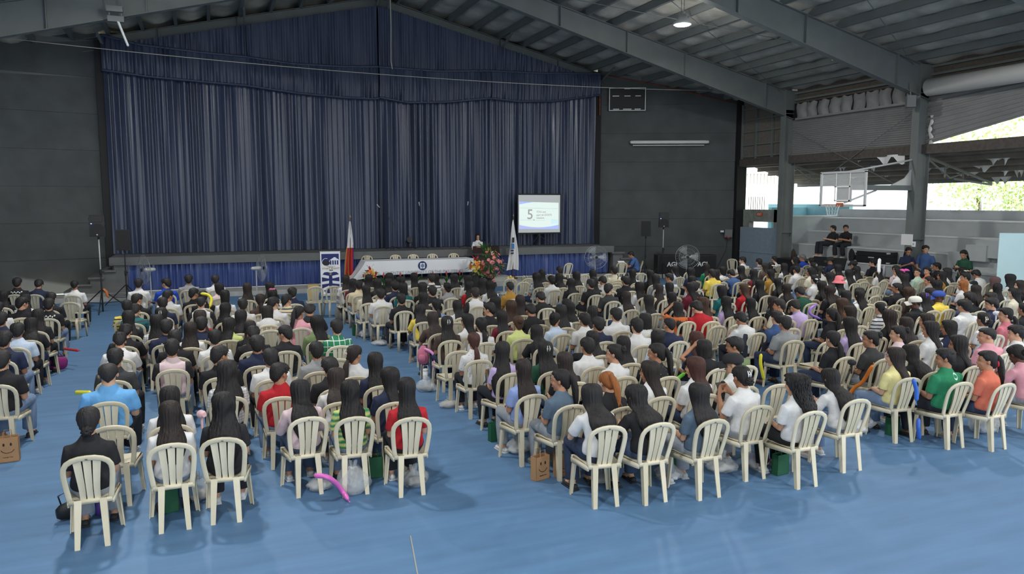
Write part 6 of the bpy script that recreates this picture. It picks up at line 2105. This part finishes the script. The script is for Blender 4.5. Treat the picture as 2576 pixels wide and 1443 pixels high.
def paper_bag(loc, rz, mat, label, w=.2, d=.1, h=.27, face=False, tilt=0):
    t = thing('paper_bag', label, 'bag', loc, rz, 'paper bags on the floor')
    for (x0, x1, y0, y1, nm) in ((-w / 2, w / 2, -d / 2, -d / 2 + .004, 'front_panel'), (-w / 2, w / 2, d / 2 - .004, d / 2, 'back_panel'), (-w / 2, -w / 2 + .004, -d / 2, d / 2, 'side_panel'), (w / 2 - .004, w / 2, -d / 2, d / 2, 'side_panel')):
        MB().box(x0, x1, y0, y1, 0, h).obj(nm, mat, t)
    MB().box(-w / 2, w / 2, -d / 2, d / 2, 0, .006).obj('bottom', mat, t)
    for y in (-d / 2, d / 2):
        MB().tube([(-.04, y, h - .01), (-.035, y * .8, h + .07), (.035, y * .8, h + .07), (.04, y, h - .01)], [.004] * 4, 5).obj('handle', mat, t)
    if face:
        for s in (-1, 1):
            MB().ball((s * w * .16, -d / 2 - .001, h * .72), (.011, .002, .020), None, 10, 6).obj('printed_eye', m_ink, t)
        MB().tube([(w * .30 * math.sin(a), -d / 2 - .002, h * .56 - .055 * math.cos(a) + .0) for a in np.linspace(-1.25, 1.25, 13)], [.0035] * 13, 5).obj('printed_smile', m_ink, t)
        me = text_mesh('lettering', 'THANK YOU', .018, m_ink)
        link('lettering', me, t).matrix_local = wall_frame((0, -d / 2 - .002, h * .2), (1, 0, 0))
    return t
paper_bag((3.34, 7.50, 0), .30, m_kraft, 'brown paper bag with printed smile beside the slate top at the aisle', face=True)
paper_bag((3.62, 7.50, 0), -.2, m_kraft, 'brown paper bag with printed smile half hidden by a rear chair leg', face=True)
paper_bag((-2.36, 10.42, 0), .1, m_kraft, 'brown paper bag with printed smile in the wall block aisle', .23, .12, .30, face=True)
for (x, y, rz, lab) in ((3.36, 8.98, .2, 'green paper bag beside the periwinkle top at the aisle edge'), (1.62, 8.25, -.1, 'green paper bag between the two rear chairs beside the centre aisle'), (-.50, 8.05, .2, 'dark green paper bag under the second rear chair'),
                        (5.96, 6.62, .1, 'green paper bag behind a leg of the rear-row chair'), (4.84, 7.18, -.3, 'green paper bag under the rear chair of the slate top'), (8.40, 7.25, .1, 'green paper bag beside the white plastic bags'), (3.10, 17.6, .2, 'green paper bag by the aisle near the far rows')):
    paper_bag((x, y, 0), rz, m_green_paper, lab, .18, .09, .24)
def crumple(name, label, loc, s, mat, seed, inner=None, tall=1.0, clear=True):
    t = thing(name, label, 'bag', loc, seed, 'plastic bags on the floor')
    g = np.random.default_rng(seed); p = g.random((6, 4)) * 6.28
    nu, nv = 22, 12
    V = []; F = []
    for j in range(nv + 1):
        v = j / nv
        for i in range(nu):
            a = 2 * PI * i / nu
            prof = (math.sin(PI * min(1, .12 + v * .82)) ** .6) * (1 - .25 * v)
            n_ = .10 * math.sin(3 * a + p[0, 0] + 4 * v) + .08 * math.sin(7 * a + p[1, 0] - 6 * v) + .06 * math.sin(13 * a + p[2, 0] + 11 * v)
            r = s * .5 * prof * (1 + n_)
            z = s * (.62 * v * tall) + .02 * s * math.sin(5 * a + p[3, 0]) * v
            V.append((r * math.cos(a) * 1.15, r * math.sin(a), max(0.002, z)))
    for j in range(nv):
        for i in range(nu): F.append((j * nu + i, j * nu + (i + 1) % nu, (j + 1) * nu + (i + 1) % nu, (j + 1) * nu + i))
    F.append(tuple(range(nu - 1, -1, -1)))
    MB().add(V, F).obj('film', mat, t, smooth=True)
    for q in (-1, 1):
        MB().grid(lambda u, v: (s * (.05 * q + .16 * (u - .5) + .05 * q * v), s * .05 * math.sin(9 * u + q), s * (.55 * tall + .28 * v * (1 - .4 * abs(u - .5)))), 5, 4).obj('handle', mat, t, smooth=True)
    if inner:
        for k in range(2):
            o = MB().tube([(-.09 * s / .3 + .03 * k, .03 - .07 * k, .04), (.0, .03 - .07 * k, .055), (.10 * s / .3, .02 - .07 * k, .04)], [(.04, .03), (.05, .04), (.035, .028)], 10).obj('shoe', m_shoe, t, smooth=True)
            o.color = srgb(*inner)
for i, (x, y, s, inner, tall, lab) in enumerate((
        (1.31, 7.88, .36, None, 1.35, 'tall clear plastic bag under the rear chair by the centre aisle'), (1.97, 7.85, .34, (40, 40, 44), .8, 'clear plastic bag with dark shoes at the end of the rear row'),
        (-.22, 8.32, .32, (190, 188, 180), 1.1, 'crumpled clear plastic bag beside the second rear chair'), (.98, 8.1, .26, (206, 206, 204), .8, 'small clear bag of white things beside the pink balloon'),
        (3.46, 8.43, .32, (210, 214, 206), 1.0, 'clear plastic bag beside the periwinkle top chair'), (3.94, 7.18, .30, (176, 170, 160), .7, 'clear plastic bag under the rear aisle chair'),
        (4.69, 6.98, .30, (214, 214, 216), .9, 'clear plastic bag with white shoes behind the second rear chair'), (5.40, 6.95, .36, (212, 208, 200), .75, 'clear plastic bag with white striped shoes under the white phone holder'),
        (5.85, 6.92, .32, (206, 206, 206), .9, 'clear plastic bag beside the green paper bag of the rear row'), (3.22, 11.86, .34, (150, 150, 152), .9, 'clear plastic bag on the aisle under the white tumbler'),
        (3.30, 10.78, .34, (176, 170, 160), .5, 'flattened clear plastic bag lying at the aisle edge'), (3.26, 17.3, .34, (206, 206, 206), .9, 'clear plastic bag by the far aisle chairs'),
        (3.36, 16.2, .36, (206, 206, 206), .5, 'flat clear plastic bag by an aisle chair'), (9.62, 6.85, .38, (150, 160, 176), 1.2, 'tall clear plastic bag beside the last rear chairs'))):
    crumple('plastic_bag', lab, (x, y, 0), s, m_bag, 100 + i, inner, tall)
crumple('plastic_bag', 'white plastic bag knotted on the floor beside the pale yellow top', (8.05, 7.52, 0), .30, m_bag_white, 140, None, .9)
crumple('plastic_bag', 'second white plastic bag touching the knotted one', (8.36, 7.62, 0), .26, m_bag_white, 141, None, 1.1)
t = thing('handbag', 'glossy black handbag under the first rear chair by the wall', 'bag', (-1.36, 8.22, 0), .4, 'bags on the floor and steps')
MB().tube([(-.11, 0, .09), (0, 0, .10), (.11, 0, .09)], [(.05, .085), (.07, .10), (.05, .085)], 14).obj('body', m_rubber, t, smooth=True)
MB().tube([(-.10, 0, .16), (-.13, -.03, .27), (-.04, -.03, .30), (.06, 0, .19)], [.008] * 4, 6).obj('handle', m_rubber, t)
t = thing('cup', 'purple cup standing under the first rear chair', 'cup', (-1.14, 8.24, 0), 0)
MB().lathe([(0, 0), (.04, 0), (.034, .06), (.045, .2), (.04, .2), (0, .19)], seg=16).obj('body', material('purple_plastic', srgb(104, 78, 168), .4), t, smooth=True)
MB().lathe([(.048, .2), (.048, .215), (0, .22)], seg=16).obj('lid', MATS['purple_plastic'], t)
t = thing('shoulder_bag', 'purple sequinned bag on the floor in the wall block aisle', 'bag', (-2.72, 15.85, 0), .3, 'bags on the floor and steps')
o = MB().tube([(-.12, 0, .13), (0, -.02, .14), (.12, 0, .13)], [(.05, .12), (.07, .14), (.05, .12)], 12).obj('body', m_cloth, t, smooth=True); o.color = srgb(140, 44, 112)
o = MB().tube([(-.1, 0, .25), (0, .02, .38), (.1, 0, .25)], [.01] * 3, 6).obj('strap', m_cloth, t); o.color = srgb(120, 40, 100)
t = thing('tumbler', 'white handled tumbler standing on the aisle by the clear bag', 'bottle', (3.32, 12.28, 0), 0)
MB().lathe([(0, 0), (.035, 0), (.045, .1), (.047, .24), (0, .25)], seg=16).obj('body', m_linen, t, smooth=True)
MB().lathe([(.05, .24), (.05, .265), (.03, .28), (0, .28)], seg=16).tube([(-.045, 0, .25), (-.04, 0, .33), (.04, 0, .33), (.045, 0, .25)], [.007] * 4, 6).obj('lid', m_white, t)
backpack('grey patterned backpack on the floor under the aisle chairs of the far rows', (3.12, 20.0, 0), .4, srgb(116, 114, 108), .95)
_b = [r for r in rows if r['shirt'] == 'br' and r['hair'] == 'dL' and r['pose'] == 'D'][0]
backpack('pink backpack hung on the side of the brown top\'s aisle chair', (_b['x'] - .27, _b['y'] - .20, .36), -.5, srgb(206, 120, 146), .62)
MB().tube([(0, 0, 0), (.05, -.04, .2), (.12, -.05, .28)], [.008] * 3, 5).obj('strap', m_cloth, bpy.data.objects[[o.name for o in bpy.data.objects if o.name.startswith('backpack')][-1]], (0, 0, .28)).color = srgb(206, 120, 146)
def hand_fan(loc, rz, col, label):
    t = thing('hand_fan', label, 'fan', loc, rz, 'small hand fans')
    o = MB().tube([(0, -.02, .09), (0, .02, .09)], [.042, .042], 14).obj('head', m_plain, t); o.color = srgb(*col)
    o = MB().tube([(0, 0, .05), (0, .0, -.06)], [.014, .012], 8).obj('handle', m_plain, t); o.color = srgb(*col)
    MB().tube([(0, -.022, .09), (0, -.028, .09)], [.03, .026], 12).obj('grille', m_grille, t)
hand_fan((5.72, 6.98, .86), .4, (222, 222, 222), 'white hand fan held beside the curly-haired white top')
hand_fan((-.16, 8.35, .80), .6, (230, 190, 196), 'pink hand fan held beside the checked white top')
hand_fan((8.12, 7.72, .82), .2, (44, 44, 46), 'black hand fan held by the pale yellow top')
hand_fan((13.6, 9.6, .95), .2, (222, 222, 226), 'white hand fan held by the rose top')
_p = [r for r in rows if r['pose'] == 'P'][0]
tag(link('phone', PHONE, None, (_p['x'] - .02, _p['y'] + .36, .90), (-.5, 0, .1)), 'phone held up by the white top in the rear row', 'phone')
